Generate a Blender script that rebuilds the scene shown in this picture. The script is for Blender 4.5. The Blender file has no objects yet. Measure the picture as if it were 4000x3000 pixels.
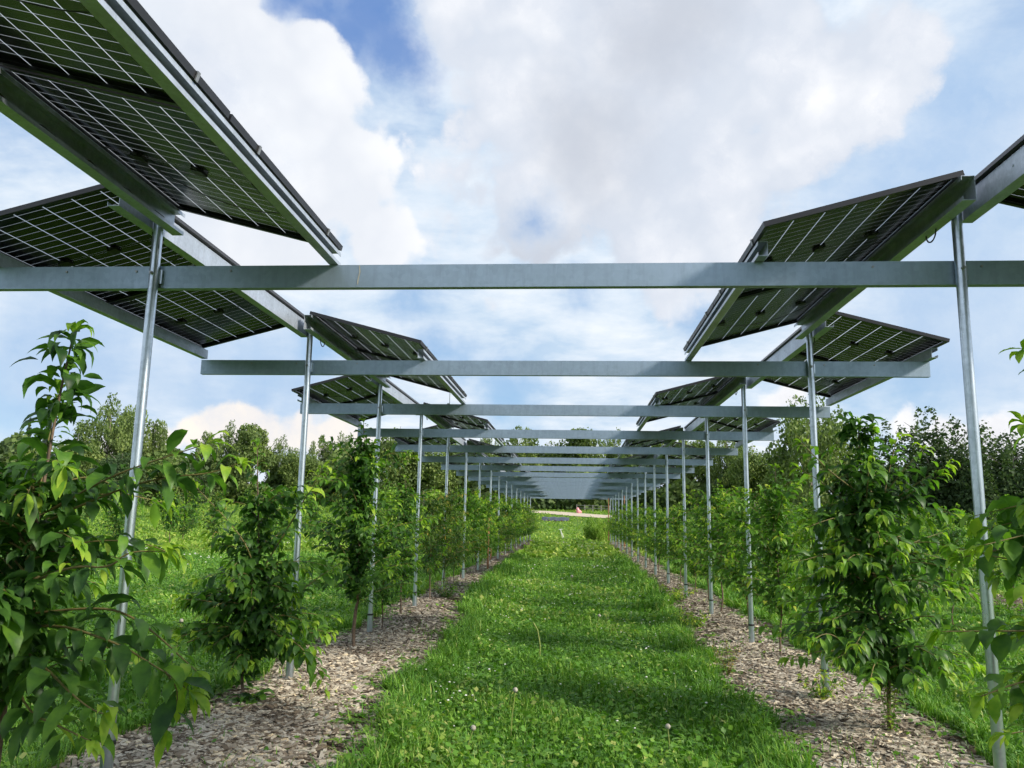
import bpy, math, random
import numpy as np
from mathutils import Vector, Matrix

D = bpy.data
scene = bpy.context.scene
COL = scene.collection
RAD = math.radians
rng = np.random.default_rng(7)
random.seed(7)

# ------------------------------------------------------------------ basics
def tag(o, label=None, cat=None, group=None, kind=None):
    if label: o['label'] = label
    if cat: o['category'] = cat
    if group: o['group'] = group
    if kind: o['kind'] = kind
    return o

def link(o, parent=None):
    COL.objects.link(o)
    if parent: o.parent = parent
    return o

def empty(name, loc=(0, 0, 0), rz=0.0):
    o = D.objects.new(name, None)
    o.location = loc
    o.rotation_euler = (0, 0, rz)
    o.empty_display_size = 0.1
    return link(o)

def copy_tree(src, loc=None, rz=None, sc=None):
    r = src.copy(); COL.objects.link(r)
    if loc is not None: r.location = loc
    if rz is not None: r.rotation_euler = (0, 0, rz)
    if sc is not None: r.scale = (sc, sc, sc)
    for ch in src.children:
        c = ch.copy(); COL.objects.link(c); c.parent = r
        for g in ch.children:
            d = g.copy(); COL.objects.link(d); d.parent = c
    return r

def mesh_np(name, verts, faces, mat, attrs=None, smooth=False):
    """verts (N,3); faces: list of int arrays (M,k)"""
    me = D.meshes.new(name)
    verts = np.asarray(verts, dtype=np.float32)
    me.vertices.add(len(verts))
    me.vertices.foreach_set('co', verts.ravel())
    loops = np.concatenate([np.asarray(f, dtype=np.int32).ravel() for f in faces])
    starts = []
    s = 0
    for f in faces:
        m, k = f.shape
        starts.append(s + np.arange(m, dtype=np.int32) * k)
        s += m * k
    starts = np.concatenate(starts).astype(np.int32)
    me.loops.add(len(loops))
    me.loops.foreach_set('vertex_index', loops)
    me.polygons.add(len(starts))
    me.polygons.foreach_set('loop_start', starts)
    me.polygons.foreach_set('use_smooth', np.full(len(starts), smooth, dtype=bool))
    me.update(calc_edges=True)
    if attrs:
        for k, v in attrs.items():
            a = me.attributes.new(k, 'FLOAT', 'FACE')
            a.data.foreach_set('value', np.asarray(v, dtype=np.float32))
    if mat: me.materials.append(mat)
    return me

class MB:
    def __init__(self):
        self.v = []; self.f = []; self.mi = []
    def add(self, vs, fs, mi=0):
        b = len(self.v)
        self.v += [tuple(p) for p in vs]
        self.f += [tuple(b + i for i in f) for f in fs]
        self.mi += [mi] * len(fs)
    def box(self, a, b, mi=0):
        x0, y0, z0 = a; x1, y1, z1 = b
        self.add([(x0,y0,z0),(x1,y0,z0),(x1,y1,z0),(x0,y1,z0),(x0,y0,z1),(x1,y0,z1),(x1,y1,z1),(x0,y1,z1)],
                 [(0,3,2,1),(4,5,6,7),(0,1,5,4),(1,2,6,5),(2,3,7,6),(3,0,4,7)], mi)
    def tube(self, pts, rad, n=8, cap=True, mi=0):
        pts = [Vector(p) for p in pts]
        if not hasattr(rad, '__len__'): rad = [rad] * len(pts)
        vs = []; prev = None
        for i, p in enumerate(pts):
            d = (pts[min(i+1, len(pts)-1)] - pts[max(i-1, 0)])
            if d.length < 1e-9: d = Vector((0, 0, 1))
            d.normalize()
            if prev is None:
                u = d.cross(Vector((0, 0, 1)))
                if u.length < .1: u = d.cross(Vector((0, 1, 0)))
            else:
                u = prev - d * prev.dot(d)
                if u.length < 1e-6: u = d.cross(Vector((0, 1, 0)))
            u.normalize(); w = d.cross(u); prev = u
            for k in range(n):
                a = 2 * math.pi * k / n
                vs.append(p + (u * math.cos(a) + w * math.sin(a)) * rad[i])
        fs = []
        for i in range(len(pts) - 1):
            for k in range(n):
                k2 = (k + 1) % n
                fs.append((i*n+k, i*n+k2, (i+1)*n+k2, (i+1)*n+k))
        self.add(vs, fs, mi)
        if cap:
            self.add(vs[:n], [tuple(range(n))[::-1]], mi); self.add(vs[-n:], [tuple(range(n))], mi)
    def prism(self, prof, axis, a, b, mi=0, caps=True):
        """closed 2-D profile extruded between a and b along axis ('x' or 'y')"""
        n = len(prof)
        if axis == 'x':
            vs = [(a, p[0], p[1]) for p in prof] + [(b, p[0], p[1]) for p in prof]
        else:
            vs = [(p[0], a, p[1]) for p in prof] + [(p[0], b, p[1]) for p in prof]
        fs = [(i, (i+1) % n, n + (i+1) % n, n + i) for i in range(n)]
        self.add(vs, fs, mi)
    def mesh(self, name, mats, smooth=False, fix=True):
        me = D.meshes.new(name)
        me.from_pydata(self.v, [], self.f)
        for m in (mats if isinstance(mats, (list, tuple)) else [mats]): me.materials.append(m)
        me.polygons.foreach_set('material_index', self.mi)
        if smooth: me.polygons.foreach_set('use_smooth', [True] * len(me.polygons))
        me.update()
        if fix:
            import bmesh
            bm = bmesh.new(); bm.from_mesh(me)
            bmesh.ops.recalc_face_normals(bm, faces=bm.faces)
            bm.to_mesh(me); bm.free()
        return me
    def build(self, name, mats, parent=None, smooth=False, fix=True):
        return link(D.objects.new(name, self.mesh(name, mats, smooth, fix)), parent)

# ------------------------------------------------------------------ node helpers
def new_mat(name):
    m = D.materials.new(name); m.use_nodes = True
    nt = m.node_tree; nt.nodes.clear()
    return m, nt

class NT:
    def __init__(self, nt): self.nt = nt
    def n(self, typ, **kw):
        nd = self.nt.nodes.new(typ)
        for k, v in kw.items():
            if k.startswith('i_'):
                key = k[2:]
                key = int(key) if key.isdigit() else key.replace('_', ' ')
                nd.inputs[key].default_value = v
            else: setattr(nd, k, v)
        return nd
    def l(self, a, b): self.nt.links.new(a, b)
    def math(self, op, a, b=None, clamp=False):
        nd = self.n('ShaderNodeMath', operation=op, use_clamp=clamp)
        for i, x in enumerate((a, b)):
            if x is None: continue
            if hasattr(x, 'is_linked'): self.l(x, nd.inputs[i])
            else: nd.inputs[i].default_value = x
        return nd.outputs[0]
    def mr(self, v, a, b, c=0.0, d=1.0, interp='LINEAR'):
        nd = self.n('ShaderNodeMapRange', interpolation_type=interp, clamp=True)
        self.l(v, nd.inputs[0])
        for i, x in zip((1, 2, 3, 4), (a, b, c, d)): nd.inputs[i].default_value = x
        return nd.outputs[0]
    def mix(self, f, a, b, mode='MIX'):
        nd = self.n('ShaderNodeMix', data_type='RGBA', blend_type=mode)
        for s, x in ((nd.inputs[0], f), (nd.inputs[6], a), (nd.inputs[7], b)):
            if hasattr(x, 'is_linked'): self.l(x, s)
            elif isinstance(x, (int, float)): s.default_value = x
            else: s.default_value = (*x, 1) if len(x) == 3 else x
        return nd.outputs[2]
    def noise(self, vec, scale, detail=3, rough=.55, dist=0.0):
        nd = self.n('ShaderNodeTexNoise')
        if vec is not None: self.l(vec, nd.inputs['Vector'])
        nd.inputs['Scale'].default_value = scale; nd.inputs['Detail'].default_value = detail
        nd.inputs['Roughness'].default_value = rough; nd.inputs['Distortion'].default_value = dist
        return nd
    def ramp(self, v, stops):
        nd = self.n('ShaderNodeValToRGB')
        cr = nd.color_ramp
        while len(cr.elements) < len(stops): cr.elements.new(.5)
        for e, (p, c) in zip(cr.elements, stops):
            e.position = p; e.color = (*c, 1)
        self.l(v, nd.inputs[0])
        return nd.outputs[0]

def objcoord(T, which='Object'):
    return T.n('ShaderNodeTexCoord').outputs[which]

def metal(name, c0, c1, rough=(.34, .5), metallic=.8, scale=1.0):
    m, nt = new_mat(name); T = NT(nt)
    co = objcoord(T)
    big = T.noise(co, 3.0 * scale, 4, .6).outputs['Fac']
    vo = T.n('ShaderNodeTexVoronoi'); vo.inputs['Scale'].default_value = 55 * scale; T.l(co, vo.inputs['Vector'])
    spang = T.math('MULTIPLY', vo.outputs['Color'], .22)
    f = T.math('ADD', big, T.math('SUBTRACT', spang, .11), clamp=True)
    col = T.ramp(f, [(.25, c0), (.75, c1)])
    mp = T.n('ShaderNodeMapping'); T.l(co, mp.inputs[0]); mp.inputs['Scale'].default_value = (7, 7, .7)
    streak = T.noise(mp.outputs[0], 3.0, 5, .7).outputs['Fac']
    col = T.mix(T.mr(streak, .48, .75, 0, .28), col, tuple(c * .55 for c in c0))
    fine = T.noise(co, 160, 2).outputs['Fac']
    b = T.n('ShaderNodeBsdfPrincipled')
    b.inputs['Metallic'].default_value = metallic
    T.l(col, b.inputs['Base Color'])
    T.l(T.mr(f, .2, .8, rough[1], rough[0]), b.inputs['Roughness'])
    bp = T.n('ShaderNodeBump'); bp.inputs['Strength'].default_value = .06; bp.inputs['Distance'].default_value = .002
    T.l(fine, bp.inputs['Height']); T.l(bp.outputs[0], b.inputs['Normal'])
    T.l(b.outputs[0], T.n('ShaderNodeOutputMaterial').inputs[0])
    return m

def plain(name, col, rough=.6, metallic=0, var=.15, scale=8, spec=.5):
    m, nt = new_mat(name); T = NT(nt)
    nz = T.noise(objcoord(T), scale, 4, .6).outputs['Fac']
    lo = tuple(c * (1 - var) for c in col); hi = tuple(min(1, c * (1 + var)) for c in col)
    b = T.n('ShaderNodeBsdfPrincipled')
    T.l(T.ramp(nz, [(.3, lo), (.7, hi)]), b.inputs['Base Color'])
    b.inputs['Roughness'].default_value = rough; b.inputs['Metallic'].default_value = metallic
    b.inputs['Specular IOR Level'].default_value = spec
    T.l(b.outputs[0], T.n('ShaderNodeOutputMaterial').inputs[0])
    return m

def leafy(name, stops, trans=.35, rough=.45, spec=.35, under=1.25, noise_scale=None, tcol=(1.25, 1.45, .55)):
    m, nt = new_mat(name); T = NT(nt)
    at = T.n('ShaderNodeAttribute', attribute_name='tint')
    v = at.outputs['Fac']
    if noise_scale:
        nz = T.noise(objcoord(T), noise_scale, 3).outputs['Fac']
        v = T.math('ADD', v, T.mr(nz, .3, .7, -.18, .18), clamp=True)
    col = T.ramp(v, stops)
    geo = T.n('ShaderNodeNewGeometry')
    dif = T.mix(geo.outputs['Backfacing'], col, T.mix(1.0, col, (under, under * .98, under * 1.1), 'MULTIPLY'))
    b = T.n('ShaderNodeBsdfPrincipled')
    T.l(dif, b.inputs['Base Color']); b.inputs['Roughness'].default_value = rough
    b.inputs['Specular IOR Level'].default_value = spec
    tr = T.n('ShaderNodeBsdfTranslucent')
    T.l(T.mix(1.0, col, tcol, 'MULTIPLY'), tr.inputs[0])
    ms = T.n('ShaderNodeMixShader'); ms.inputs[0].default_value = trans
    T.l(b.outputs[0], ms.inputs[1]); T.l(tr.outputs[0], ms.inputs[2])
    T.l(ms.outputs[0], T.n('ShaderNodeOutputMaterial').inputs[0])
    return m

M = {}
M['galv'] = metal('galvanised_steel', (.42, .48, .54), (.68, .75, .82), rough=(.24, .38), metallic=.95)
M['galv_beam'] = metal('galvanised_beam', (.26, .33, .41), (.35, .43, .53), rough=(.42, .55), metallic=.7, scale=.6)
M['galv_bright'] = metal('bright_galvanised', (.34, .38, .44), (.54, .59, .67), rough=(.36, .5), metallic=.6)
M['bolt'] = metal('bolt_steel', (.25, .25, .25), (.4, .4, .4))
M['frame'] = plain('black_frame', (.022, .022, .026), .38, .3)
M['black'] = plain('black_plastic', (.012, .012, .013), .5)
M['bark'] = plain('bark', (.13, .09, .06), .85, var=.45, scale=30)
M['twig'] = plain('twig', (.16, .13, .04), .7, var=.3, scale=20)
M['bark_far'] = plain('bark_far', (.16, .14, .12), .9, var=.4, scale=3)
M['leaf'] = leafy('cherry_leaf', [(0, (.022, .062, .018)), (.4, (.075, .175, .028)), (.75, (.16, .31, .030)), (1, (.32, .45, .045))], .42, noise_scale=14, spec=.28)
M['leaf2'] = leafy('orchard_leaf', [(0, (.04, .10, .02)), (.5, (.11, .24, .028)), (.85, (.24, .38, .04)), (1, (.38, .44, .06))], .42, spec=.28)
M['peach'] = leafy('narrow_leaf', [(0, (.03, .075, .014)), (.5, (.075, .15, .02)), (.85, (.17, .24, .03)), (1, (.38, .26, .06))], .36)
M['grass'] = leafy('grass_blades', [(0, (.050, .125, .014)), (.5, (.095, .230, .026)), (.85, (.20, .35, .042)), (1, (.38, .42, .12))], .32, rough=.5, spec=.3)
M['grass_far'] = leafy('meadow_blades', [(0, (.10, .20, .025)), (.5, (.19, .32, .04)), (1, (.38, .43, .10))], .3, rough=.6, spec=.2)
M['wood_leaf'] = leafy('woodland_leaf', [(0, (.055, .09, .032)), (.5, (.14, .20, .058)), (1, (.28, .33, .09))], .3, rough=.6, spec=.2)
M['wood_leaf_dark'] = leafy('dark_woodland_leaf', [(0, (.026, .050, .024)), (.5, (.06, .10, .036)), (1, (.13, .18, .055))], .25, rough=.6, spec=.2)
M['flower'] = plain('white_petals', (.75, .74, .66), .7, var=.1)
M['seed'] = plain('seed_head', (.42, .39, .32), .9, var=.2, scale=60)
M['stalk'] = plain('stalk', (.22, .26, .06), .6)

# chips
def chips_mat():
    m, nt = new_mat('wood_chip'); T = NT(nt)
    at = T.n('ShaderNodeAttribute', attribute_name='tint')
    col = T.ramp(at.outputs['Fac'], [(0, (.04, .031, .022)), (.25, (.165, .125, .085)), (.5, (.33, .285, .22)), (.8, (.58, .525, .43)), (1, (.70, .57, .37))])
    nz = T.noise(objcoord(T), 90, 2).outputs['Fac']
    col = T.mix(T.mr(nz, .3, .7, 0, .35), col, (.12, .09, .07))
    b = T.n('ShaderNodeBsdfPrincipled'); T.l(col, b.inputs['Base Color']); b.inputs['Roughness'].default_value = .8
    b.inputs['Specular IOR Level'].default_value = .2
    T.l(b.outputs[0], T.n('ShaderNodeOutputMaterial').inputs[0]); return m
M['chips'] = chips_mat()

def soil_mat():
    m, nt = new_mat('mulch_bed'); T = NT(nt)
    co = objcoord(T)
    vo = T.n('ShaderNodeTexVoronoi'); vo.inputs['Scale'].default_value = 38; T.l(co, vo.inputs['Vector'])
    nz = T.noise(co, 3, 4).outputs['Fac']
    col = T.ramp(vo.outputs['Color'], [(.1, (.05, .032, .022)), (.5, (.16, .115, .08)), (.9, (.36, .30, .24))])
    col = T.mix(T.mr(nz, .35, .65, .1, .8), col, (.075, .036, .020))
    b = T.n('ShaderNodeBsdfPrincipled'); T.l(col, b.inputs['Base Color']); b.inputs['Roughness'].default_value = .95
    bp = T.n('ShaderNodeBump'); bp.inputs['Strength'].default_value = .8; bp.inputs['Distance'].default_value = .02
    T.l(vo.outputs['Distance'], bp.inputs['Height']); T.l(bp.outputs[0], b.inputs['Normal'])
    T.l(b.outputs[0], T.n('ShaderNodeOutputMaterial').inputs[0]); return m
M['soil'] = soil_mat()

def ground_mat():
    m, nt = new_mat('meadow_ground'); T = NT(nt)
    co = objcoord(T)
    a = T.noise(co, .35, 5, .6).outputs['Fac']; b_ = T.noise(co, 9, 5, .65).outputs['Fac']
    c1 = T.ramp(b_, [(.25, (.030, .075, .010)), (.55, (.065, .15, .018)), (.8, (.13, .22, .035))])
    c2 = T.ramp(b_, [(.25, (.07, .12, .02)), (.6, (.14, .23, .035)), (.85, (.22, .26, .07))])
    sep = T.n('ShaderNodeSeparateXYZ'); T.l(co, sep.inputs[0])
    far = T.mr(sep.outputs[1], 40, 60)
    col = T.mix(T.math('MULTIPLY', T.mr(a, .35, .65), T.math('ADD', T.math('MULTIPLY', far, .5), .35)), c1, c2)
    b = T.n('ShaderNodeBsdfPrincipled'); T.l(col, b.inputs['Base Color']); b.inputs['Roughness'].default_value = .9
    b.inputs['Specular IOR Level'].default_value = .15
    bp = T.n('ShaderNodeBump'); bp.inputs['Strength'].default_value = .6; bp.inputs['Distance'].default_value = .05
    T.l(b_, bp.inputs['Height']); T.l(bp.outputs[0], b.inputs['Normal'])
    T.l(b.outputs[0], T.n('ShaderNodeOutputMaterial').inputs[0]); return m
M['ground'] = ground_mat()
M['track'] = plain('gravel', (.50, .42, .32), .95, var=.2, scale=2)
M['tarp'] = plain('tarp', (.06, .075, .10), .5, var=.3, scale=3)
M['bank'] = plain('bare_soil', (.14, .075, .045), .95, var=.3)
M['rail_wood'] = plain('weathered_wood', (.32, .30, .27), .8)
M['stake_wood'] = plain('brown_stake', (.30, .14, .07), .8)
M['pink'] = plain('pink_fabric', (.70, .28, .30), .7)
M['whitepaint'] = plain('white_paint', (.7, .7, .7), .5, var=.06)
M['clay'] = plain('terracotta', (.42, .25, .15), .8)

# solar cell sheet: cells with light passing in the gaps
PL, PW = 1.722, 1.178      # panel length / width
def cell_mat():
    m, nt = new_mat('bifacial_cells'); T = NT(nt)
    co = objcoord(T); sep = T.n('ShaderNodeSeparateXYZ'); T.l(co, sep.inputs[0])
    px = 0.1905; py = 0.0838
    def gap(v, pitch, w, off=0.0):
        q = T.math('DIVIDE', T.math('ADD', v, off), pitch)
        fr = T.math('FRACT', T.math('ADD', q, 100.0))
        d = T.math('ABSOLUTE', T.math('SUBTRACT', fr, .5))      # .5 at line
        return T.math('GREATER_THAN', d, .5 - w / pitch / 2)
    gx = gap(sep.outputs[0], px, .0070)
    # centre gap shifts the half strings apart
    sy = T.math('SUBTRACT', T.math('ABSOLUTE', sep.outputs[1]), .012)
    gy = gap(sy, py, .0038)
    cen = T.math('LESS_THAN', sy, 0.0)
    ax = T.math('ABSOLUTE', sep.outputs[0]); ay = T.math('ABSOLUTE', sep.outputs[1])
    inside = T.math('MULTIPLY', T.math('LESS_THAN', ax, px * 3 + .003), T.math('LESS_THAN', ay, py * 10 + .012 + .003))
    g = T.math('MAXIMUM', gx, gy)
    g = T.math('MULTIPLY', g, inside)
    g = T.math('MULTIPLY', g, T.math('SUBTRACT', 1.0, cen))
    # outside ring (between cells and frame) is dark backing
    nz = T.noise(co, 2.5, 3).outputs['Fac']
    b = T.n('ShaderNodeBsdfPrincipled')
    T.l(T.ramp(nz, [(.3, (.007, .007, .010)), (.7, (.016, .016, .020))]), b.inputs['Base Color'])
    b.inputs['Roughness'].default_value = .22; b.inputs['Specular IOR Level'].default_value = .25
    tp = T.n('ShaderNodeBsdfTransparent'); tp.inputs[0].default_value = (.86, .9, .93, 1)
    tl = T.n('ShaderNodeBsdfTranslucent'); tl.inputs[0].default_value = (.8, .84, .88, 1)
    gp = T.n('ShaderNodeMixShader'); gp.inputs[0].default_value = .35
    T.l(tp.outputs[0], gp.inputs[1]); T.l(tl.outputs[0], gp.inputs[2])
    ms = T.n('ShaderNodeMixShader'); T.l(T.math('MULTIPLY', g, .78), ms.inputs[0])
    T.l(b.outputs[0], ms.inputs[1]); T.l(gp.outputs[0], ms.inputs[2])
    T.l(ms.outputs[0], T.n('ShaderNodeOutputMaterial').inputs[0]); return m
M['cells'] = cell_mat()

# ------------------------------------------------------------------ terrain
def gz(x, y):
    y = np.asarray(y, dtype=float); x = np.asarray(x, dtype=float)
    r = np.hypot(x * .85, y)
    b = .0086 * np.clip(y - 4.8, 0, 46)
    t = np.clip((r - 50) / 58, 0, 1)
    t = t * t * (3 - 2 * t)
    und = .04 * np.sin(x * .7 + 1.3) * np.sin(y * .45) * np.clip((np.abs(x) - 3.5) / 6, 0, 1)
    return b + 2.85 * t + und
def gz1(x, y): return float(gz(x, y))

def axis_pts(lim, near, step, far_step):
    a = list(np.arange(-near, near + 1e-6, step))
    v = near
    s = step
    while v < lim:
        s = min(s * 1.18, far_step); v += s
        a = [-v] + a + [v]
    return np.array(a)
xs = axis_pts(450, 14, .5, 30)
ys = axis_pts(450, 60, .75, 30)
X, Y = np.meshgrid(xs, ys)
V = np.stack([X, Y, gz(X, Y) - .01], -1).reshape(-1, 3)
nx, ny = len(xs), len(ys)
ii = (np.arange(ny - 1)[:, None] * nx + np.arange(nx - 1)[None]).ravel()
F = np.stack([ii, ii + 1, ii + nx + 1, ii + nx], 1)
tag(link(D.objects.new('ground', mesh_np('ground', V, [F], M['ground'], smooth=True))), kind='structure')

# mulch beds ---------------------------------------------------------
def edge_in(side, y):
    n = .07 * np.sin(y * 1.9 + side) + .07 * np.sin(y * 4.3 + 2 * side) + .05 * np.sin(y * 9.1 + side)
    a = np.interp(y, [4.5, 5.8, 7.9, 11.6, 14, 16.7, 25, 77], [1.12, 1.20, 1.46, 1.36, 1.62, 1.9, 2.0, 2.5])
    b = np.interp(y, [4.5, 6.2, 8.9, 11.4, 18.9, 80], [1.78, 1.72, 1.72, 1.80, 2.1, 2.5])
    return np.where(np.asarray(side) < 0, a, b) + n
def edge_out(side, y):
    n = .10 * np.sin(y * 1.3 + 2 + side) + .07 * np.sin(y * 3.7 + side)
    return (3.02 if side < 0 else 3.25) + n
def ridge(side, x, y):
    a, b = edge_in(side, y), edge_out(side, y)
    t = np.clip((np.abs(x) - a) / (b - a), 0, 1)
    return .055 * np.sin(np.pi * t) + .012
def bed(name, side):
    yy = np.arange(-2, 53, .22); tt = np.linspace(0, 1, 11)
    vs = []
    for y in yy:
        a, b = edge_in(side, y), edge_out(side, y)
        x = side * (a + (b - a) * tt)
        z = gz(x, y) + ridge(side, x, y) - .004
        vs.append(np.stack([x, np.full(11, y), z], 1))
    V = np.concatenate(vs)
    ii = (np.arange(len(yy) - 1)[:, None] * 11 + np.arange(10)[None]).ravel()
    F = np.stack([ii, ii + 1, ii + 12, ii + 11], 1)
    if side < 0: F = F[:, ::-1]
    tag(link(D.objects.new(name, mesh_np(name, V, [F], M['soil'], smooth=True))), kind='structure')
bed('mulch_bed', -1); bed('mulch_bed', 1)
def bed_far(xc, w, y0, y1):
    yy = np.arange(y0, y1, .4); vs = []
    for y in yy:
        ww = w + .12 * math.sin(y * 2.1 + xc)
        for t in (-1, -.5, 0, .5, 1): vs.append((xc + t * ww, y, gz1(xc + t * ww, y) + .01 + .05 * (1 - t * t)))
    ii = (np.arange(len(yy) - 1)[:, None] * 5 + np.arange(4)[None]).ravel()
    F = np.stack([ii, ii + 1, ii + 6, ii + 5], 1)
    tag(link(D.objects.new('mulch_bed', mesh_np('mulch_bed', np.array(vs), [F], M['soil'], smooth=True))), kind='structure')
bed_far(9.3, .75, 6, 52)
bed_far(14.6, .7, 12, 52)

def patchy(x, y, f, ph):
    return .5 + .25 * np.sin(x * f + ph) * np.cos(y * f * .8 + 2 * ph) + .25 * np.sin(x * f * 2.3 + y * f * 1.7 + ph)

# wood chips ---------------------------------------------------------
def make_chips(name, n, ylo, yhi, size, full, label, bias=1.0, centre=None):
    y = ylo + (yhi - ylo) * rng.random(n) ** bias
    if centre is None:
        side = np.where(rng.random(n) < .5, -1, 1)
        a = np.where(side < 0, edge_in(-1, y), edge_in(1, y)); b = np.where(side < 0, edge_out(-1, y), edge_out(1, y))
        t = np.clip(rng.normal(.5, .22, n), .0, 1.02)
        x = side * (a + (b - a) * t)
        rd = np.where(side < 0, ridge(-1, x, y), ridge(1, x, y))
    else:
        x = centre + rng.uniform(-.75, .75, n); rd = .05
    z = gz(x, y) + rd + .002 + rng.random(n) * .012
    L = size * (.3 + 1.5 * rng.random(n) ** 1.8); W = size * rng.uniform(.16, .42, n); H = size * rng.uniform(.04, .14, n)
    az = rng.uniform(0, 2 * np.pi, n); pit = rng.normal(0, .15, n); rol = rng.normal(0, .2, n)
    ca, sa = np.cos(az), np.sin(az)
    u = np.stack([ca * np.cos(pit), sa * np.cos(pit), np.sin(pit)], 1)
    v0 = np.stack([-sa, ca, np.zeros(n)], 1); w0 = np.cross(u, v0)
    v = v0 * np.cos(rol)[:, None] + w0 * np.sin(rol)[:, None]; w = np.cross(u, v)
    c = np.stack([x, y, z], 1)
    tint = np.clip(rng.beta(1.5, 1.4, n) - .35 * np.clip(patchy(x, y, 2.6, 4.1) - .62, 0, 1) * 2, 0, 1)
    P = []
    base = [(-1, -1, -1), (1, -.8, -1), (.9, 1, -1), (-1, .9, -1), (-1, -1, 1), (1, -.8, 1), (.9, 1, 1), (-1, .9, 1)]
    if not full: base = base[4:]
    for a_, b_, c_ in base:
        jit = rng.uniform(.75, 1.1, n)
        P.append(c + u * (L * .5 * a_ * jit)[:, None] + v * (W * .5 * b_)[:, None] + w * (H * .5 * c_)[:, None])
    V = np.stack(P, 1).reshape(-1, 3)
    k = len(base); o = np.arange(n)[:, None] * k
    if full:
        fs = [(4,5,6,7),(0,1,5,4),(1,2,6,5),(2,3,7,6),(3,0,4,7)]
        F = np.concatenate([o + np.array(f)[None] for f in fs]); tt = np.tile(tint, 5)
    else:
        F = o + np.array((0, 1, 2, 3))[None]; tt = tint
    ob = link(D.objects.new(name, mesh_np(name, V, [F], M['chips'], {'tint': tt})))
    tag(ob, label, 'wood chips', kind='stuff')
make_chips('wood_chips', 54000, 3.6, 11, .095, True, 'pale wood chips covering the planting strips on both sides of the near grass lane')
make_chips('bark_crumbs', 30000, 3.6, 13, .03, False, 'fine dark bark crumbs mixed among the near wood chips')
make_chips('wood_chips', 42000, 11, 24, .082, False, 'wood chips on the planting strips in the middle distance')
make_chips('wood_chips', 26000, 24, 52, .10, False, 'wood chips on the planting strips at the far end of the lane')
make_chips('wood_chips', 12000, 6, 34, .08, False, 'wood chips along the outer tree row on the right', centre=9.3)

# ------------------------------------------------------------------ grass
def blades(n, x, y, h, w, lean, tint, z0=None):
    z = gz(x, y) - .008 if z0 is None else z0
    az = rng.uniform(0, 2 * np.pi, n); ln = lean * rng.uniform(.3, 1.5, n)
    dx, dy = np.cos(az), np.sin(az); sx, sy = -dy, dx
    b = np.stack([x, y, z], 1)
    side = np.stack([sx, sy, np.zeros(n)], 1) * (w * .5)[:, None]
    mid = b + np.stack([dx * ln * h * .35, dy * ln * h * .35, h * .62], 1)
    tip = b + np.stack([dx * ln * h, dy * ln * h, h * (1 - .18 * ln)], 1)
    V = np.stack([b - side, b + side, mid + side * .85, mid - side * .85, tip], 1).reshape(-1, 3)
    o = np.arange(n)[:, None] * 5
    return V, [o + np.array((0, 1, 2, 3))[None], o + np.array((3, 2, 4))[None]], np.tile(tint, 2)

def leaflets(n, x, y, zh, s, tint):
    z = gz(x, y) + zh
    az = rng.uniform(0, 2 * np.pi, n); pit = rng.normal(.15, .45, n); rol = rng.normal(0, .45, n)
    ca, sa = np.cos(az), np.sin(az)
    u = np.stack([ca * np.cos(pit), sa * np.cos(pit), np.sin(pit)], 1)
    v0 = np.stack([-sa, ca, np.zeros(n)], 1); w0 = np.cross(u, v0)
    v = v0 * np.cos(rol)[:, None] + w0 * np.sin(rol)[:, None]
    c = np.stack([x, y, z], 1); S = s[:, None]
    V = np.stack([c, c + (u * .55 - v * .42) * S, c + u * S, c + (u * .55 + v * .42) * S], 1).reshape(-1, 3)
    o = np.arange(n)[:, None] * 4
    return V, [o + np.array((0, 1, 2, 3))[None]], tint

def merge(parts):
    V = []; T3 = []; Q = []; a3 = []; a4 = []; off = 0
    for v, fs, t in parts:
        i = 0
        for f in fs:
            m = len(f); tt = t[i:i + m]; i += m
            if f.shape[1] == 3: T3.append(f + off); a3.append(tt)
            else: Q.append(f + off); a4.append(tt)
        V.append(v); off += len(v)
    faces = []; at = []
    if Q: faces.append(np.concatenate(Q)); at.append(np.concatenate(a4))
    if T3: faces.append(np.concatenate(T3)); at.append(np.concatenate(a3))
    return np.concatenate(V), faces, np.concatenate(at)

def on_bed(x, y):
    s = np.where(x < 0, -1, 1)
    a = np.where(s < 0, edge_in(-1, y), edge_in(1, y)); b = np.where(s < 0, edge_out(-1, y), edge_out(1, y))
    return (np.abs(x) > a) & (np.abs(x) < b) & (y < 52)


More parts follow.
